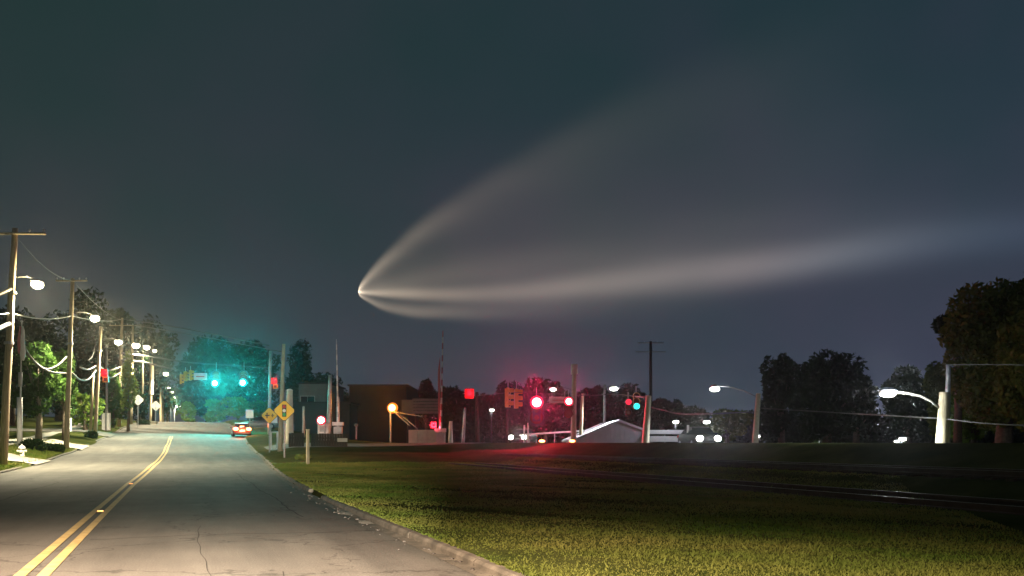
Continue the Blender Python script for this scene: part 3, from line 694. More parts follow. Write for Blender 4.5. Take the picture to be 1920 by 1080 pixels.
# low salmon wall by gate
a = G(766, 82); t = thing('barrier_wall', 'low pale wall behind the pink gate mast', 'wall', a, -PSI); zt = zh(806, 82)-a.z
for k in range(4): MB().box((.42+k*.84, 0, zt/2-.1), (.81, .25, zt+.2)).build('wall_block', M['cream'], t)
# pale gabled shed
def gable(px0, pxa, px1, Z, yE0, yA, yE1, depth, label):
    t = thing('gabled_building', label, 'building', P(pxa, Z, .9), -PSI)
    x0, x1 = m_px(px0-pxa, Z), m_px(px1-pxa, Z); z0, za, z1 = zh(yE0, Z)-.9, zh(yA, Z)-.9, zh(yE1, Z)-.9
    MB().prism([(x0, 0), (x1, 0), (x1, z1-.15), (0, za-.15), (x0, z0-.15)], 0, depth).build('wall', M['lav'], t)
    MB().prism([(x0-.4, z0-.1), (0, za+.02), (x1+.4, z1-.1), (x1+.4, z1-.28), (0, za-.16), (x0-.4, z0-.28)], -.35, depth+.3).build('roof', M['lav'], t)
    n = 14; 
    for i in range(n):
        x = x0+(x1-x0)*(i+.5)/n; top = (z0+(za-z0)*(x-x0)/(0-x0)) if x < 0 else (za+(z1-za)*x/x1)
        MB().box((x, -.02, (top-.3)/2), ((x1-x0)/n*.93, .04, max(.1, top-.35))).build('siding_panel', M['lav'], t)
    return t
gable(1082, 1160, 1207, 70, 822, 787, 805, 14, 'pale lavender gabled shed behind the embankment between two bright poles')
a = P(1062, 78, .9); t = thing('lean_to', 'low pale awning left of the lavender shed', 'awning', a, -PSI); 
MB().prism([(-4.0, 1.15), (1.6, 1.5), (1.6, 1.38), (-4.0, 1.03)], 0, 4).build('roof', M['white'], t); 
for x in (-3.6, -1, 1.3): MB().tube([(x, .2, 0), (x, .2, 1.2)], .05, 6).build('post', M['galv'], t)
# white canopy right of shed
a = P(1216, 68, .9); t = thing('canopy', 'white two tier canopy right of the lavender shed', 'canopy', a, -PSI); L = m_px(66, 68)
MB().box((L/2, 1.2, zh(810, 68)-.9), (L, 2.4, .30)).build('upper_deck', M['white'], t); MB().box((L/2, 1.2, zh(823, 68)-.9), (L, 2.4, .42)).build('lower_deck', M['white'], t)
for x in (.15, L/2, L-.15): MB().tube([(x, .6, 0), (x, .6, zh(812, 68)-.9)], .06, 6).build('post', M['galv'], t)
light('AREA', (L/2, -1.6, zh(806, 68)-.9+1.6), 45, (.85, .85, 1), t, .3).rotation_euler = (math.radians(50), 0, 0)  # added area light that brightens the canopy, no lamp there

# ------------------------------------------------------------------ right side: signals, lamps, poles
RG = 'poles along the embankment on the right'
simple_pole(1075, 1077, 686, 66, .20, 'tall bright pole with a white cap beside the red signals', 'cream', group=RG)
c = Q(1077, 690, 66); o = MB().tube([(0, 0, -.45), (0, 0, .28)], .25, 10).build('pole_cap', M['white'], None, True); tag(o, 'white cylinder cap on top of the tall bright pole', 'pole cap'); o.location = c
simple_pole(1088, 1092, 738, 72, .15, 'thin brown pole right of the white capped pole', 'pole', group=RG)
simple_pole(1133, 1134, 722, 80, .13, 'thin dim pole standing before the lavender shed', 'galv', group=RG)
simple_pole(1209, 1216, 742, 56, .22, 'pale thick pole at the right end of the lavender shed', 'cream', group=RG)
simple_pole(1414, 1422, 738, 48, .17, 'pale pole left of the big dark tree', 'cream', group=RG)
simple_pole(1766, 1771, 736, 38, .28, 'thick pale pole carrying the lamp arm on the right', 'pole', group=RG)
simple_pole(1775, 1778, 684, 39, .12, 'dim thin pole top rising behind the thick right pole', 'galv', group=RG)
simple_pole(895, 894, 735, 78, .18, 'dim bare pole right of the high red signal box', 'dark_wood', group=RG)
simple_pole(868, 872, 765, 82, .14, 'short dim pole left of the bare pole', 'galv', group=RG)
simple_pole(951, 951, 755, 76, .12, 'thin brown pole under the brown signal head', 'dark_wood', group=RG)
simple_pole(1290, 1290, 797, 62, .10, 'small white post left of the bright headlights', 'white', 'post', 'post', 'short white posts')
# distant pylon-like pole
t, b, top = simple_pole(1220, 1220, 640, 150, .30, 'distant dark power pole with two crossarms rising over the pale roof', 'dark_wood', group='distant power poles')
crossarm(t, top, .985, 4.2); crossarm(t, top, .90, 5.0, ins=False)
RL = 'cool white street lamps on the right'
cw = (.92, .98, 1)
for px, py, Z, pxp, lab, pw, sz in ((1037, 729, 88, 1077, 'small cool lamp left of the white capped pole', .2, .62),
                               (1151, 727, 72, 1134, 'cool white lamp above the lavender shed', .2, .72),
                               (1340, 727, 56, 1421, 'brightest cool lamp hanging in open sky', .12, .72)):
    a = Q(pxp, py+4, Z+1); street_lamp(px, py, Z, a if px != 1340 else Q(1421, 745, 48), lab, pw, 'lamp_lens_cool', sz, RL, col=cw, armr=.02)
t, c = street_lamp(1665, 735, 38, None, 'lamp on a long curved arm from the thick right pole', .12, 'lamp_lens_cool', .66, RL, col=cw, halo=.25)
pts = [Q(1678, 735, 38)-c, Q(1700, 737, 38)-c, Q(1725, 742, 38)-c, Q(1745, 752, 38)-c, Q(1764, 768, 38)-c]
MB().tube(pts, .045, 8).build('arm', M['cream'], t, True)
for px, py, Z, sz, lab in ((1267, 790, 110, .75, 'left of two small far lamps over the white canopy'), (1325, 790, 110, .85, 'right of two small far lamps above the headlights'),
                           (922, 768, 110, .6, 'tiny far lamp left of the brown signal head'), (1692, 822, 60, .5, 'low bright lamp under the curved arm lamp'), (1681, 827, 60, .3, 'low yellowish lamp just left of another low lamp'),
                           (1419, 817, 50, .36, 'small bright lamp at the foot of the pale pole'), (1537, 820, 90, .22, 'tiny white light below the big dark tree')):
    t, c = street_lamp(px, py, Z, None, lab, .03, 'lamp_lens_cool', sz, 'small far lamps on the right', col=cw, angle=170)
    MB().tube([(0, .1, 0), (0, .1, H(c.x, c.y)-c.z)], .05, 6).build('mast', M['darkmetal'], t)
# big red signals
signal(1006, 755, 62, 0, 'large glowing red traffic signal with a black backplate', hm='black', power=6500, col=(1, .015, .08), litm='lens_red', scale=1.5, plate=(1.1, 2.1), lens_r=.30, hang=.8)
signal(1066, 753, 62, 0, 'smaller red traffic signal beside the white capped pole', hm='black', power=700, col=(1, .03, .10), litm='lens_red', scale=1.2, lens_r=.26, hang=.6)
signal(955, 746, 64, -1, 'unlit brown yellow signal head left of the large red signal', rz=-PSI+1.2, scale=1.3, group='traffic signals')
signal(971, 748, 64, -1, 'narrow unlit signal head tinted by the red glow', rz=-PSI+1.7, scale=1.3, hm='sig_yellow')
street_plate(1047, 750, 62, 1.25, .44, 'white street name plate between the two red signals')
signal(1178, 754, 60, 0, 'left one of the small red and blue signal pair by the pale thick pole', hm='black', power=30, col=(1, .1, .1), litm='lens_red_dim', scale=1.0, lens_r=.2)
signal(1193, 762, 60, 2, 'right one of the small signal pair, lit cyan below', hm='sig_yellow', power=60, col=(.1, .8, 1), litm='lens_cyan', scale=1.0, lens_r=.2)
cable([Q(895, 742, 78), Q(960, 736, 64), Q(1010, 738, 62), Q(1076, 737, 66)], .02, 'span cable carrying the large red signal', 'cable_dark')
cable([Q(1077, 741, 66), Q(1120, 741, 66), Q(1150, 739, 66), Q(1212, 745, 57)], .045, 'bright lit cable under the lamp by the shed')
cable([Q(1214, 762, 57), Q(1240, 768, 56), Q(1275, 776, 54), Q(1330, 776, 50), Q(1416, 772, 48)], .04, 'reddish cable running right from the pale thick pole')
cable([Q(1421, 765, 48), Q(1590, 775, 44), Q(1768, 785, 38)], .03, 'cable between the pale pole and the thick right pole')
cable([Q(1768, 785, 38), Q(1860, 795, 36), Q(2000, 800, 34)], .03, 'cable from the thick right pole to the right edge')
cable([Q(1776, 684, 39), Q(1900, 684, 37), Q(2000, 690, 35)], .02, 'upper thin cable from the dim pole top to the right edge')
# low bright junk by the headlights: small delineator posts
for px, y, lab in ((983, 797, 'left of two slim white flexible posts by the headlights'), (990, 793, 'right of two slim white flexible posts by the headlights')):
    simple_pole(px, px, y, 80, .09, lab, 'white', 'post', 'post', 'short white posts')
simple_pole(845, 845, 790, 84, .2, 'stubby pale post right of the pink gate mast', 'white', 'post', 'post', 'short white posts')

# ------------------------------------------------------------------ cars
def make_car(label, paint, loc, rz, head=False, tail=False, group='cars'):
    t = thing('car', label, 'car', loc, rz, group)
    # long axis local y ; rear at -y. stations: (y, half width, z low, z belt)
    st = [(-2.25, .72, .42, .78), (-2.15, .84, .28, .92), (-1.6, .90, .22, .98), (-.6, .91, .20, .96), (.6, .91, .20, .95), (1.5, .89, .22, .88), (2.1, .82, .28, .76), (2.25, .68, .38, .64)]
    v = []; f = []
    for y, w, z0, z1 in st:
        zm = (z0+z1)/2
        v += [(-w*.9, y, z0), (-w, y, z0+.12), (-w, y, zm+.1), (-w*.9, y, z1), (w*.9, y, z1), (w, y, zm+.1), (w, y, z0+.12), (w*.9, y, z0)]
    n = 8
    for i in range(len(st)-1):
        for j in range(n): f.append((i*n+j, i*n+(j+1) % n, (i+1)*n+(j+1) % n, (i+1)*n+j))
    f += [tuple(range(n))[::-1], tuple(range((len(st)-1)*n, len(st)*n))]
    MB().add(v, f).build('body', M[paint], t, True)
    cs = [(-1.75, .76, .97), (-1.15, .62, 1.36), (-.3, .63, 1.44), (.45, .62, 1.38), (1.25, .76, .93)]
    v = []; f = []
    for y, w, z in cs: v += [(-.80, y, .93), (-w, y, z), (w, y, z), (.80, y, .93)]
    for i in range(4):
        for j in range(4): f.append((i*4+j, i*4+(j+1) % 4, (i+1)*4+(j+1) % 4, (i+1)*4+j))
    MB().add(v, f).build('cabin_glass', M['glass'], t)
    MB().add([(-.64, -1.17, 1.375), (.64, -1.17, 1.375), (.65, -.3, 1.46), (-.65, -.3, 1.46), (.64, .47, 1.395), (-.64, .47, 1.395)]+[(-.6, -1.17, 1.34), (.6, -1.17, 1.34), (.6, -.3, 1.42), (-.6, -.3, 1.42), (.6, .47, 1.36), (-.6, .47, 1.36)],
             [(0, 1, 2, 3), (3, 2, 4, 5), (0, 6, 7, 1), (1, 7, 8, 2), (2, 8, 10, 4), (4, 10, 11, 5), (5, 11, 9, 3), (3, 9, 6, 0)]).build('roof', M[paint], t)
    for sx in (-1, 1):
        for y in (-1.38, 1.38):
            w_ = MB().tube([(sx*.70, y, .32), (sx*.92, y, .32)], .32, 16).build('tyre', M['tyre'], t, False); MB().tube([(sx*.90, y, .32), (sx*.935, y, .32)], .19, 12).build('rim', M['galv'], w_)
        MB().ball((sx*.62, -2.2, .78), (.27, .14, .17), 14, 8).build('tail_light', M['tail_red'] if tail else M['red'], t)
        (MB().ball((sx*.60, 2.2, .64), (.24, .12, .20), 14, 8) if head else MB().box((sx*.60, 2.17, .62), (.32, .14, .15))).build('headlight', M['head_white'] if head else M['alu'], t)
        MB().box((sx*.98, .75, .98), (.16, .1, .12)).build('side_mirror', M[paint], t)
    if tail:
        MB().box((0, -1.62, 1.06), (.4, .06, .06)).build('brake_light', M['tail_red'], t)
        light('POINT', (0, -2.9, .95), 900, (1, .15, .04), t, .3)
    if head:
        for sx in (-1, 1):
            l = light('SPOT', (sx*.6, 2.5, .64), 900, (1, .93, .85), t, .08, spot_size=math.radians(95), spot_blend=.7); l.rotation_euler = (math.radians(88), 0, 0)
    MB().box((0, -2.27, .60), (.52, .02, .15)).build('number_plate', M['white'], t); MB().box((0, -2.22, .38), (1.5, .14, .16)).build('rear_bumper', M['darkmetal'], t)
    return t
c = P(452, 95); c.z = float(R(c.y))+.02; make_car('dark red car ahead with glowing tail lamps', 'car_red', c, 0, tail=True)
c = G(488, 108); make_car('silver parked car right of the dark red car ahead', 'car_grey', c, math.radians(80))
def at_lvl(px, py, Z, dz): q = P(px, Z); q.z = zh(py, Z)-dz; return q
make_car('dark car facing the camera with one broad white headlight glow behind the embankment', 'car_black', at_lvl(981, 821, 84, .62), math.radians(180)-PSI-.25, head=True)
make_car('car with headlights glaring right of the white canopy', 'car_black', at_lvl(1310, 822, 62, .66), math.radians(180)-PSI+.1, head=True)
for px, lab in ((1016, 'left one of two low red glints at the embankment edge, as an added lamp'), (1073, 'red glint at the foot of the white capped pole, as an added lamp')):
    c = Q(px, 827, 62); t = thing('red_glint', lab, 'red glint', c, -PSI, 'low red glints')  # lamps on posts are made up to show red glints
    MB().ball((0, 0, 0), (.20, .12, .09), 12, 6).build('lens', M['tail_red'], t, True); MB().tube([(0, .05, 0), (0, .05, H(c.x, c.y)-c.z)], .05, 6).build('post', M['darkmetal'], t)

# ------------------------------------------------------------------ vegetation
def leaves(blobs, n, size, m, seed=0, gap=.35, parent=None, name='crown'):
    g = np.random.default_rng(seed); vol = np.array([b[3]*b[4]*b[5] for b in blobs])**.67; pr = vol/vol.sum()
    idx = g.choice(len(blobs), n, p=pr); B = np.array(blobs)[idx]
    d = g.normal(size=(n, 3)); d /= np.linalg.norm(d, axis=1)[:, None]
    rad = (.45+.62*g.random(n)**.6)[:, None]
    # clump: pull leaves to twig centres
    c = B[:, :3]+d*B[:, 3:]*rad
    k = np.sin(c[:, 0]*2.3+seed)*np.sin(c[:, 1]*2.1)*np.sin(c[:, 2]*2.7)+.5*np.sin(c[:, 0]*5.1)*np.sin(c[:, 2]*5.7+seed)
    c = c[k > -gap]; n = len(c)
    u = g.normal(size=(n, 3)); u /= np.linalg.norm(u, axis=1)[:, None]; w = g.normal(size=(n, 3)); w = np.cross(u, w); w /= np.linalg.norm(w, axis=1)[:, None]
    s = size*(.6+.8*g.random(n))[:, None]
    V = np.stack([c-u*s, c-w*s*.45, c+u*s, c+w*s*.45], 1).reshape(-1, 3)
    me = bpy.data.meshes.new(name); me.vertices.add(4*n); me.vertices.foreach_set('co', V.ravel().astype(np.float32))
    me.loops.add(4*n); me.loops.foreach_set('vertex_index', np.arange(4*n, dtype=np.int32)); me.polygons.add(n)
    me.polygons.foreach_set('loop_start', np.arange(0, 4*n, 4, dtype=np.int32)); me.polygons.foreach_set('loop_total', np.full(n, 4, dtype=np.int32))
    me.update(calc_edges=True); me.materials.append(m)
    o = bpy.data.objects.new(name, me); COL.objects.link(o)
    if parent is not None: o.parent = parent
    return o
_sd = [0]
def tree(px, Z, ytop, wpx, ybot, label, mt='leaf_dark', n=5000, size=.22, nb=9, bark='bark', group=None, name='tree', trunk_r=.22, gap=.35, cat='tree', base=None, shape=1.0):
    _sd[0] += 1; g = random.Random(_sd[0]*17)
    b = G(px, Z) if base is None else base; t = thing(name, label, cat, b, 0, group)
    zt = zh(ytop, Z)-b.z; zb = max(.1, zh(ybot, Z)-b.z); w = m_px(wpx, Z)/2; mid = (zt+zb)/2; hh = (zt-zb)/2
    blobs = []
    for i in range(int(nb*1.9)):
        a = g.uniform(0, 6.283); q = g.uniform(.2, .78); v = g.uniform(-.72, .72)
        env = math.sqrt(max(.1, 1-v*v))*(1-(shape-1)*.5*v)
        r_ = g.uniform(.22, .44)
        blobs.append((math.cos(a)*q*w*env, math.sin(a)*q*w*env*.8, mid+v*hh, w*r_, w*r_*.85, hh*r_*.9))
    blobs.append((0, 0, zt-hh*.42, w*.5, w*.45, hh*.42)); blobs.append((w*.1, 0, mid, w*.62, w*.55, hh*.55))
    mb = MB(); hT = max(zb*1.0, zt*.45); mb.tube([(0, 0, -.2), (.06, 0, hT*.5), (.0, .05, hT), (.05, 0, mid+hh*.3)], [trunk_r*1.25, trunk_r, trunk_r*.75, trunk_r*.2], 8)
    for bl in blobs[:7]:
        s0 = Vector((0, 0, hT*g.uniform(.6, 1))); e_ = Vector(bl[:3]); mb.tube([s0, s0.lerp(e_, .5)+Vector((0, 0, -.1*hh)), e_], [trunk_r*.5, trunk_r*.3, trunk_r*.1], 6)
    mb.build('trunk', M[bark], t, True)
    leaves(blobs, n, size, M[mt], _sd[0], gap, t)
    return t
TL = 'trees left of the road'; TF = 'far trees'; TR = 'trees behind the embankment'
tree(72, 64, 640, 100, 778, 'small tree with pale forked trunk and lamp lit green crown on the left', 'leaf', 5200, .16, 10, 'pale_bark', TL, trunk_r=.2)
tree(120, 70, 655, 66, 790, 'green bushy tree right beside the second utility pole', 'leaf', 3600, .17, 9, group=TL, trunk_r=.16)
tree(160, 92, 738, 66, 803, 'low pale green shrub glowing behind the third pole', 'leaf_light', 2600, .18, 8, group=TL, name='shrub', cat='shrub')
tree(20, 100, 575, 190, 800, 'tall dark tree behind the nearest pole at the left edge', 'leaf_dark', 7000, .34, 12, group=TL, trunk_r=.4)
tree(-70, 80, 560, 150, 800, 'dark tree cut off by the left edge of the picture', 'leaf_dark', 5000, .3, 10, group=TL, trunk_r=.4)
tree(110, 118, 585, 150, 800, 'tall dark tree between the first and third poles', 'leaf_dark', 7000, .36, 12, group=TL, trunk_r=.4)
tree(176, 135, 540, 110, 790, 'highest dark tree, its top above the second lamp', 'leaf_dark', 6000, .4, 12, group=TL, trunk_r=.5, gap=.15)
tree(222, 145, 580, 110, 795, 'dark tree behind the crossarm pole', 'leaf_dark', 6000, .4, 11, group=TL, trunk_r=.4)
tree(285, 175, 592, 100, 790, 'dark tree behind the seventh pole and its wrapped box', 'leaf_dark', 5500, .42, 11, group=TL, trunk_r=.4)
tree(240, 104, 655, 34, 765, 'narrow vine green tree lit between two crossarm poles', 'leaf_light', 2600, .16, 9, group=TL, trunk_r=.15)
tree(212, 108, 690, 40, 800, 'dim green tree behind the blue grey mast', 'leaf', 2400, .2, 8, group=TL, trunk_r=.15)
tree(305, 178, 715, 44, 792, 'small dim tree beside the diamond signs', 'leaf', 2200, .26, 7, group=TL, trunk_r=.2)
tree(262, 128, 735, 40, 800, 'low shrub at the foot of the sixth pole', 'leaf_dark', 1500, .2, 6, group=TL, name='shrub', cat='shrub')
# hill wood across the road end
tree(360, 205, 668, 110, 790, 'dark round tree, left one of the clump over the road end', 'leaf_dark', 6000, .5, 10, group=TF, trunk_r=.5)
tree(405, 215, 632, 150, 790, 'largest dark tree of the clump, above the green signals', 'leaf_dark', 9000, .5, 13, group=TF, trunk_r=.6)
tree(468, 210, 640, 130, 790, 'dark tree of the clump nearest to the tall grey pole', 'leaf_dark', 8000, .5, 12, group=TF, trunk_r=.6)
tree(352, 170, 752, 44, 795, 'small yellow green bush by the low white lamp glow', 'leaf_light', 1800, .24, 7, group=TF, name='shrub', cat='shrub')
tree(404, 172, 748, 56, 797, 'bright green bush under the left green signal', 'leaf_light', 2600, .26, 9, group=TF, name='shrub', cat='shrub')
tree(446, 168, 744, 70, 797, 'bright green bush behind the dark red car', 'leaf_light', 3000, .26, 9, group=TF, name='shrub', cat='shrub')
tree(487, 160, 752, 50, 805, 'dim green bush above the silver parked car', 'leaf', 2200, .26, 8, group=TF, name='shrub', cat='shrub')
tree(560, 190, 642, 80, 800, 'faint tall tree right of the wooden pole by the road', 'leaf_dark', 5000, .42, 10, group=TF, trunk_r=.4)
tree(600, 180, 700, 110, 815, 'low faint tree above the grey flat roof', 'leaf_dark', 5000, .42, 10, group=TF, trunk_r=.4)
tree(640, 150, 728, 60, 820, 'dark tree between the slim gate and the long dark building', 'leaf_dark', 3000, .34, 8, group=TF)
tree(799, 135, 712, 48, 800, 'small domed tree rising above the plank board', 'leaf_dark', 3000, .34, 7, group=TF)
tree(735, 150, 722, 100, 815, 'dark tree behind the orange lamp', 'leaf_dark', 4500, .38, 9, group=TF)
tree(850, 130, 724, 70, 815, 'dark tree right behind the pink gate mast', 'leaf_dark', 4000, .34, 9, group=TF)
tree(905, 125, 738, 80, 822, 'dark low tree behind the bare pole', 'leaf_dark', 4200, .34, 9, group=TF)
tree(962, 105, 716, 84, 822, 'dark tree behind the brown signal head', 'leaf_dark', 5000, .3, 10, group=TF)
tree(1022, 98, 712, 96, 822, 'tree glowing red behind the large red signal', 'leaf_dark', 6500, .28, 12, group=TF)
tree(1090, 110, 735, 70, 815, 'dark tree behind the white capped pole', 'leaf_dark', 4000, .3, 9, group=TF)
tree(1125, 112, 722, 70, 815, 'dark tree behind the thin dim pole by the shed', 'leaf_dark', 4000, .3, 9, group=TF)
tree(1180, 115, 718, 84, 815, 'dark tree behind the small red and cyan signals', 'leaf_dark', 5000, .3, 10, group=TF)
tree(1240, 125, 748, 90, 820, 'low dark tree above the white canopy', 'leaf_dark', 4200, .32, 9, group=TR)
tree(1300, 120, 762, 90, 822, 'low dark tree above the bright headlights', 'leaf_dark', 4200, .3, 9, group=TR)
tree(1362, 85, 768, 100, 826, 'greyish green shrub left of the pale pole', 'leaf_olive', 4200, .24, 10, group=TR, name='shrub', cat='shrub')
tree(1465, 95, 668, 90, 828, 'dark left half of the big tree clump by the pale pole', 'leaf_dark', 6500, .28, 11, group=TR, trunk_r=.3)
tree(1550, 88, 658, 170, 826, 'big round dark tree in the middle of the right side', 'leaf_dark', 12000, .27, 14, group=TR, trunk_r=.4)
tree(1605, 92, 690, 90, 828, 'dark right shoulder of the big round tree', 'leaf_dark', 5500, .27, 10, group=TR, trunk_r=.3)
tree(1700, 75, 686, 110, 822, 'dark tree behind the curved arm lamp', 'leaf_dark', 7500, .24, 11, group=TR, trunk_r=.3)
tree(1765, 66, 682, 90, 826, 'olive tree directly behind the thick right pole', 'leaf_olive', 6000, .22, 10, group=TR, trunk_r=.25)
tree(1795, 52, 588, 105, 668, 'ragged branch clump jutting left from the huge right tree', 'leaf_dark', 3000, .2, 9, group=TR, trunk_r=.2, gap=-.05)
tree(1882, 50, 526, 250, 826, 'huge dark tree filling the right edge', 'leaf_olive', 30000, .19, 20, group=TR, trunk_r=.4, gap=.5)
tree(1960, 46, 560, 190, 826, 'tree cut off by the right edge', 'leaf_olive', 14000, .19, 14, group=TR, trunk_r=.4)
tree(1825, 58, 740, 130, 830, 'lamp lit green shrub at the foot of the huge right tree', 'leaf_light', 6000, .18, 10, group=TR, name='shrub', cat='shrub')
g_ = np.random.default_rng(77); bl_ = []
for px in np.arange(620, 2300, 22):
    Z = 165+g_.uniform(-8, 8); p = P(px, Z); hh = zh((752 if px < 1090 else 782)+g_.uniform(-12, 8), Z); bl_.append((p.x, p.y, hh*.45, 4.2, 3.0, hh*.6))
o = leaves(bl_, 60000, .5, M['leaf_dark'], 5, .9, None, 'distant_wood'); o['kind'] = 'stuff'; tag(o, 'low dark line of far off trees along the horizon on the right', 'wood')
# hedges / low dark bushes on the left verge
def bush(px, Z, w, h, label, mt='leaf_dark', n=1800, cat='bush'):
    _sd[0] += 1; g = random.Random(_sd[0]); b = G(px, Z); t = thing('bush', label, cat, b, 0, 'low bushes on the verges')
    blobs = [(g.uniform(-.35, .35)*w, g.uniform(-.3, .3), h*.45, w*.22, .5, h*.5) for _ in range(7)]
    st = MB()
    for bl in blobs[:4]: st.tube([(bl[0]*.4, 0, -.05), (bl[0], bl[1], h*.5)], [.03, .01], 5)
    st.build('stem', M['bark'], t); leaves(blobs, n, .07, M[mt], _sd[0]+99, .6, t, 'foliage')
bush(80, 56, 2.4, .85, 'long dark hedge under the small forked tree', n=2600)
bush(103, 58, 1.2, .6, 'small dark bush at the right end of the hedge')
bush(177, 82, 1.6, .7, 'dark bush at the foot of the third pole')
bush(268, 126, 1.8, .9, 'dark bush at the foot of the sixth pole near the road')
bush(570, 52, .9, .3, 'low grass tuft beside the wooden stake', 'blade', 700)
# grass blades on the near verge
def tufts(name, n, lfun, sr, hgt, seed):
    g = np.random.default_rng(seed); s = sr[0]+(sr[1]-sr[0])*g.random(n)**1.5; l = lfun(s, g.random(n))
    kk = np.sin(l*1.7+s*.6)+np.sin(l*.5-s*.33+1)+.8*np.sin(l*3.1+s*2.2)+g.normal(size=n)*.9
    ok = kk > -1.3; l, s, kk = l[ok], s[ok], kk[ok]; n = len(l)
    z = Hn(l, s); hgt = hgt*(.8+.12*np.clip(kk, -1, 2.4)); hgt = np.where(g.random(n) > .994, hgt*2.6, hgt); h = hgt*(.4+.9*g.random(n))*(1+.02*s); a = g.random(n)*6.283; w = .010*(1+.06*s); le = g.normal(size=(n, 2))*.45*h[:, None]
    bx = np.stack([l, s, z-.01], 1); dx = np.stack([np.cos(a)*w, np.sin(a)*w, 0*a], 1)
    V = np.stack([bx-dx, bx+dx, bx+np.stack([le[:, 0], le[:, 1], h], 1)], 1).reshape(-1, 3)
    me = bpy.data.meshes.new(name); me.vertices.add(3*n); me.vertices.foreach_set('co', V.ravel().astype(np.float32)); me.loops.add(3*n); me.loops.foreach_set('vertex_index', np.arange(3*n, dtype=np.int32))
    me.polygons.add(n); me.polygons.foreach_set('loop_start', np.arange(0, 3*n, 3, dtype=np.int32)); me.polygons.foreach_set('loop_total', np.full(n, 3, dtype=np.int32)); me.update(calc_edges=True)
    me.materials.append(M['blade']); o = bpy.data.objects.new(name, me); COL.objects.link(o); o['kind'] = 'stuff'; tag(o, 'short mown green grass beside the road', 'grass'); return o
tufts('verge_grass', 380000, lambda s, r: lr(s)+.10+np.minimum((1.5+.95*s)*.75, 16)*r**1.1, (3, 48), .030, 3)
tufts('verge_grass', 40000, lambda s, r: ll(s)-.2-3.2*r, (24, 75), .05, 4)
# gravel and litter in the gutter
g = np.random.default_rng(5); mb = MB()
for _ in range(170):
    s = 6+26*g.random()**1.2; l = float(lr(s))-.03-abs(g.normal())*.16; r_ = .008+.016*g.random()**2
    mb.ball((l, s, float(roadz(l, s))+r_*.4), (r_*1.4, r_, r_*.7), 5, 2, -.3)
o = mb.build('gutter_gravel', M['ballast'], None); o['kind'] = 'stuff'; tag(o, 'small stones and leaf litter along the right curb', 'gravel')
# sand patches by the broken curb
for l_, s_, w_, d_, lab in ((2.72, 16.6, .34, .5, 'larger pale sand patch by the gap in the right curb'), (2.72, 14.6, .26, .5, 'smaller pale sand patch nearer along the right curb')):
    n = 14; z = float(roadz(l_, s_)); vv = [(l_, s_, z+.02)]+[(l_+math.cos(k*2*math.pi/n)*w_*.5*random.uniform(.7, 1.2), s_+math.sin(k*2*math.pi/n)*d_*random.uniform(.7, 1.2), z+.004) for k in range(n)]
    o = MB().add(vv, [(0, 1+k, 1+(k+1) % n) for k in range(n)]).build('sand_patch', M['concrete']); tag(o, lab, 'sand', 'sand patches')
# raised road markers
for s_, lab in ((18.4, 'nearer amber road reflector between the yellow lines'), (30.3, 'second amber road reflector farther up the yellow lines'), (44, 'third tiny amber road reflector up the yellow lines')):
    b = Vector((yl(s_), s_, float(roadz(yl(s_), s_))+.004)); t = thing('road_reflector', lab, 'road marker', b, 0, 'amber road reflectors')
    MB().box((0, 0, .012), (.12, .11, .024), 0, .8).build('base', M['sig_yellow'], t); MB().box((0, -.058, .014), (.10, .012, .018)).build('reflector', M['reflector'], t)

# ------------------------------------------------------------------ rocket plume (glowing exhaust cloud, far beyond)
PD = 3000.0; K = PD/FPX
UX0, USP = 672.0, 1700.0
def fc(t, src, pts, lo, hi):
    """float curve node over u in 0..1 returning values lo..hi"""
    n = nn(t, 'ShaderNodeFloatCurve'); cm = n.mapping; c = cm.curves[0]
    pts = sorted(pts)
    while len(c.points) < len(pts): c.points.new(.5, .5)
    for p, (u, v) in zip(c.points, pts): p.location = (u, (v-lo)/(hi-lo)); p.handle_type = 'AUTO_CLAMPED'
    cm.use_clip = False; cm.extend = 'HORIZONTAL'; cm.update()
    t.links.new(src, n.inputs['Value'])
    mrn = nn(t, 'ShaderNodeMapRange'); mrn.clamp = False; t.links.new(n.outputs[0], mrn.inputs[0]); mrn.inputs[3].default_value = lo; mrn.inputs[4].default_value = hi
    return mrn.outputs[0]
def U(x): return math.sqrt(max(0, x-UX0)/USP)
m = bpy.data.materials.new('rocket_exhaust'); m.use_nodes = True; t = m.node_tree; t.nodes.clear()
o_ = nn(t, 'ShaderNodeOutputMaterial'); em = nn(t, 'ShaderNodeEmission'); t.links.new(em.outputs[0], o_.inputs['Volume'])
tcn = nn(t, 'ShaderNodeTexCoord'); sp = nn(t, 'ShaderNodeSeparateXYZ'); t.links.new(tcn.outputs['Object'], sp.inputs[0])
def ma(op, a, b=None, clamp=False):
    n = nn(t, 'ShaderNodeMath', operation=op); n.use_clamp = clamp
    for i, x in enumerate((a, b)):
        if x is None: continue
        if isinstance(x, (int, float)): n.inputs[i].default_value = x
        else: t.links.new(x, n.inputs[i])
    return n.outputs[0]
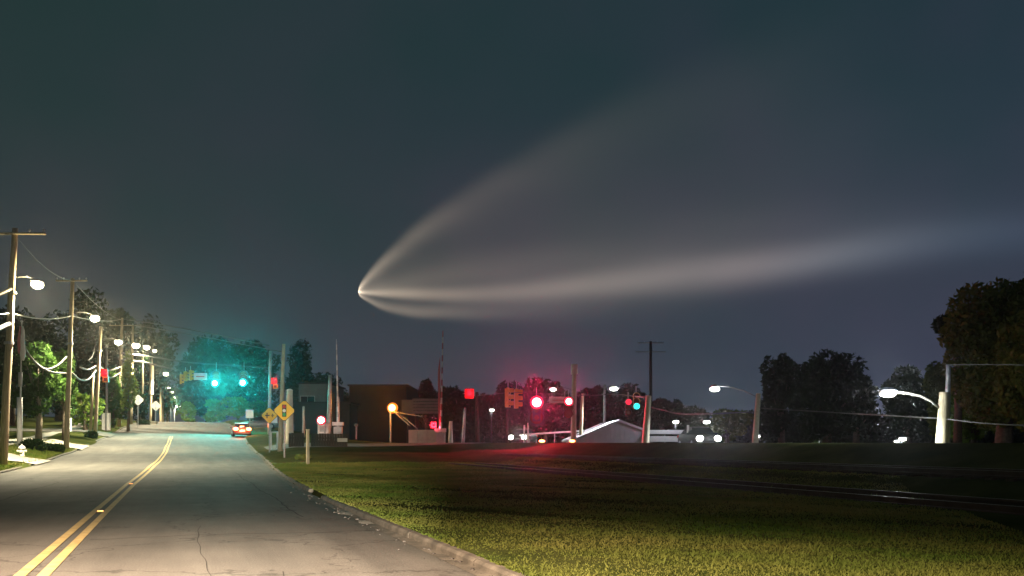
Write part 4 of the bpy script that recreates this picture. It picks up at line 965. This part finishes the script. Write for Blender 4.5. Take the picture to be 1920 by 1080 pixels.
# object space: x = photo-like units right of the tip, z = units above the tip (1 unit = 1000)
xx = ma('MULTIPLY', sp.outputs['X'], 1000/USP); uu = ma('SQRT', ma('MAXIMUM', xx, 0)); ydn = ma('MULTIPLY', sp.outputs['Z'], -1000.0)  # rows below tip
def prof(tab): return [(U(x), v) for x, v in tab]
TY = 547
def gauss(cen, su, sd, inten, imax):
    c_ = fc(t, uu, prof([(x, y-TY) for x, y in cen]), -520, 80)
    d_ = ma('SUBTRACT', ydn, c_)
    s1 = fc(t, uu, prof(su), 0, 200); s2 = fc(t, uu, prof(sd), 0, 200)
    sel = ma('GREATER_THAN', d_, 0); s_ = ma('ADD', ma('MULTIPLY', s1, ma('SUBTRACT', 1, sel)), ma('MULTIPLY', s2, sel))
    q = ma('DIVIDE', d_, ma('MAXIMUM', s_, .8)); ex = ma('EXPONENT', ma('MULTIPLY', ma('MULTIPLY', q, q), -.5))
    return ma('MULTIPLY', ex, fc(t, uu, prof(inten), 0, imax))
A = gauss([(672, 547), (680, 532), (700, 508), (730, 480), (770, 446), (820, 410), (880, 372), (950, 332), (1020, 296), (1100, 258), (1200, 215), (1350, 165), (1500, 125), (1700, 80), (2372, 40)],
          [(672, 1), (700, 4), (760, 8), (850, 12), (1000, 18), (1200, 34), (1500, 60), (2372, 90)], [(672, 1.5), (700, 8), (760, 16), (850, 28), (1000, 48), (1200, 76), (1500, 110), (2372, 150)],
          [(672, .9), (690, .30), (730, .17), (780, .11), (850, .054), (950, .033), (1100, .021), (1300, .011), (1500, .005), (1700, 0), (2372, 0)], 1)
C = gauss([(672, 547), (750, 551), (850, 553), (950, 549), (1100, 533), (1250, 514), (1400, 497), (1550, 479), (1700, 463), (1900, 442), (2372, 400)],
          [(672, 1), (700, 3), (750, 6), (850, 8), (1000, 12), (1200, 14), (1400, 15), (1900, 22), (2372, 26)], [(672, 1), (700, 3), (750, 5), (850, 7), (950, 10), (1050, 15), (1200, 20), (1400, 22), (1700, 22), (2372, 30)],
          [(672, 1.2), (684, .55), (710, .38), (760, .30), (850, .21), (1000, .16), (1200, .145), (1350, .15), (1500, .125), (1600, .09), (1750, .045), (1900, .028), (2372, .01)], 1.2)
D = gauss([(672, 548), (690, 563), (715, 575), (750, 583), (800, 588), (880, 588), (960, 583), (1050, 576), (1150, 565), (1300, 545), (1500, 520), (2372, 460)],
          [(672, 1), (700, 6), (760, 10), (850, 12), (1000, 18), (1300, 26), (2372, 30)], [(672, 1), (700, 3), (760, 5), (850, 7), (1000, 15), (1200, 30), (2372, 40)],
          [(672, .6), (690, .22), (730, .16), (780, .15), (860, .10), (960, .06), (1100, .03), (1300, .01), (1500, 0), (2372, 0)], 1)
B = gauss([(672, 545), (760, 510), (900, 470), (1100, 430), (1400, 380), (1800, 330), (2372, 300)],
          [(672, 2), (760, 22), (900, 48), (1100, 75), (1400, 110), (1800, 130), (2372, 150)], [(672, 2), (760, 25), (900, 55), (1100, 75), (1400, 80), (1800, 90), (2372, 100)],
          [(672, .2), (700, .09), (760, .038), (900, .022), (1100, .014), (1300, .010), (1500, .009), (1800, .004), (2372, 0)], .3)
E_ = gauss([(672, 547), (720, 540), (800, 532), (950, 515), (1200, 487), (1500, 455), (2372, 380)],
          [(672, 1), (720, 8), (800, 18), (1000, 30), (1400, 40), (2372, 40)], [(672, 1), (720, 5), (800, 10), (1000, 18), (1400, 25), (2372, 30)],
          [(672, .2), (720, .10), (800, .06), (1000, .045), (1300, .04), (1600, .02), (1900, .005), (2372, 0)], .3)
tot = ma('ADD', ma('ADD', ma('ADD', A, C), ma('ADD', D, B)), E_)
# depth normalisation: horn half depth (metres) as a function of u
def half_depth(u): return 3+240*min(1, u*1.3)
nrm = fc(t, uu, [(i/12, 1/(2*half_depth(i/12))*100) for i in range(13)], 0, 20)
fil = nn(t, 'ShaderNodeTexNoise'); fil.inputs['Scale'].default_value = 1; fil.inputs['Detail'].default_value = 3
mpn = nn(t, 'ShaderNodeMapping'); mpn.inputs['Scale'].default_value = (2.2, .4, 16); mpn.inputs['Rotation'].default_value = (0, -.14, 0); t.links.new(tcn.outputs['Object'], mpn.inputs[0]); t.links.new(mpn.outputs[0], fil.inputs['Vector'])
fm = nn(t, 'ShaderNodeMapRange'); t.links.new(fil.outputs['Fac'], fm.inputs[0]); fm.inputs[1].default_value = .3; fm.inputs[2].default_value = .7; fm.inputs[3].default_value = .72; fm.inputs[4].default_value = 1.28
strg = ma('MULTIPLY', ma('MULTIPLY', tot, fm.outputs[0]), ma('MULTIPLY', nrm, .01*1.25))
cr = nn(t, 'ShaderNodeValToRGB'); t.links.new(uu, cr.inputs[0]); ce = cr.color_ramp.elements
ce[0].position = 0; ce[0].color = (1.0, .80, .58, 1); ce[1].position = 1; ce[1].color = (.25, .45, 1.0, 1)
for p_, c_ in ((.28, (1, .77, .56)), (.5, (1, .80, .66)), (.66, (.98, .82, .76)), (.76, (.78, .88, 1.0)), (.85, (.45, .65, 1.0))):
    q = ce.new(p_); q.color = (*c_, 1)
t.links.new(cr.outputs[0], em.inputs[0]); t.links.new(strg, em.inputs[1])
# horn shaped hull
prf_top = [(672, 546), (674, 536), (680, 522), (700, 490), (730, 455), (770, 412), (820, 368), (880, 322), (950, 268), (1050, 205), (1200, 125), (1400, 40), (1700, -60), (2372, -160)]
prf_bot = [(672, 548), (674, 556), (680, 564), (700, 582), (730, 597), (770, 607), (820, 612), (880, 616), (950, 622), (1050, 632), (1200, 640), (1400, 628), (1700, 600), (2372, 540)]
xs = [672+USP*(i/60)**2 for i in range(0, 61)]; v = []; f = []; NS = 28
for x in xs:
    yt = np.interp(x, [a for a, _ in prf_top], [b for _, b in prf_top]); yb = np.interp(x, [a for a, _ in prf_bot], [b for _, b in prf_bot])
    cz, hz = -((yt+yb)/2-TY)/1000, (yb-yt)/2000+.0005; hd = half_depth(U(x))/K/1000
    for j in range(NS):
        a = 2*math.pi*j/NS; ca, sa = math.cos(a), math.sin(a); e4 = .55
        v.append(((x-UX0)/1000, math.copysign(abs(ca)**e4, ca)*hd, cz+math.copysign(abs(sa)**e4, sa)*hz))
for i in range(len(xs)-1):
    for j in range(NS): f.append((i*NS+j, i*NS+(j+1) % NS, (i+1)*NS+(j+1) % NS, (i+1)*NS+j))
f += [tuple(range(NS))[::-1], tuple(range((len(xs)-1)*NS, len(xs)*NS))]
pl = MB().add(v, f).build('rocket_plume', m); pl.location = Q(672, TY, PD); pl.rotation_euler = (0, 0, -PSI); pl.scale = (K*1000,)*3
tag(pl, 'huge glowing rocket exhaust plume spreading right from a bright tip across the night sky', 'rocket plume')
m.cycles.volume_step_rate = 20 if hasattr(m, 'cycles') and hasattr(m.cycles, 'volume_step_rate') else 1
# faint detached puffs in the sky are left to the sky noise

# ------------------------------------------------------------------ added haze, imitates lens bloom round the lamps
hm = bpy.data.materials.new('haze'); hm.use_nodes = True; t = hm.node_tree; t.nodes.clear()
o_ = nn(t, 'ShaderNodeOutputMaterial'); pv = nn(t, 'ShaderNodeVolumePrincipled'); pv.inputs['Density'].default_value = HAZE_D; pv.inputs['Anisotropy'].default_value = .95
pv.inputs['Color'].default_value = (.92, .95, 1, 1); t.links.new(pv.outputs[0], o_.inputs['Volume'])
hz = MB().box((5, 10, 15), (830, 830, 40)).build('haze', hm); hz['kind'] = 'stuff'; tag(hz, 'thin added haze in place of lens bloom round the lamps', 'haze')
for o in list(COL.objects):
    for k in ('_top', '_b'):
        if k in o: del o[k]
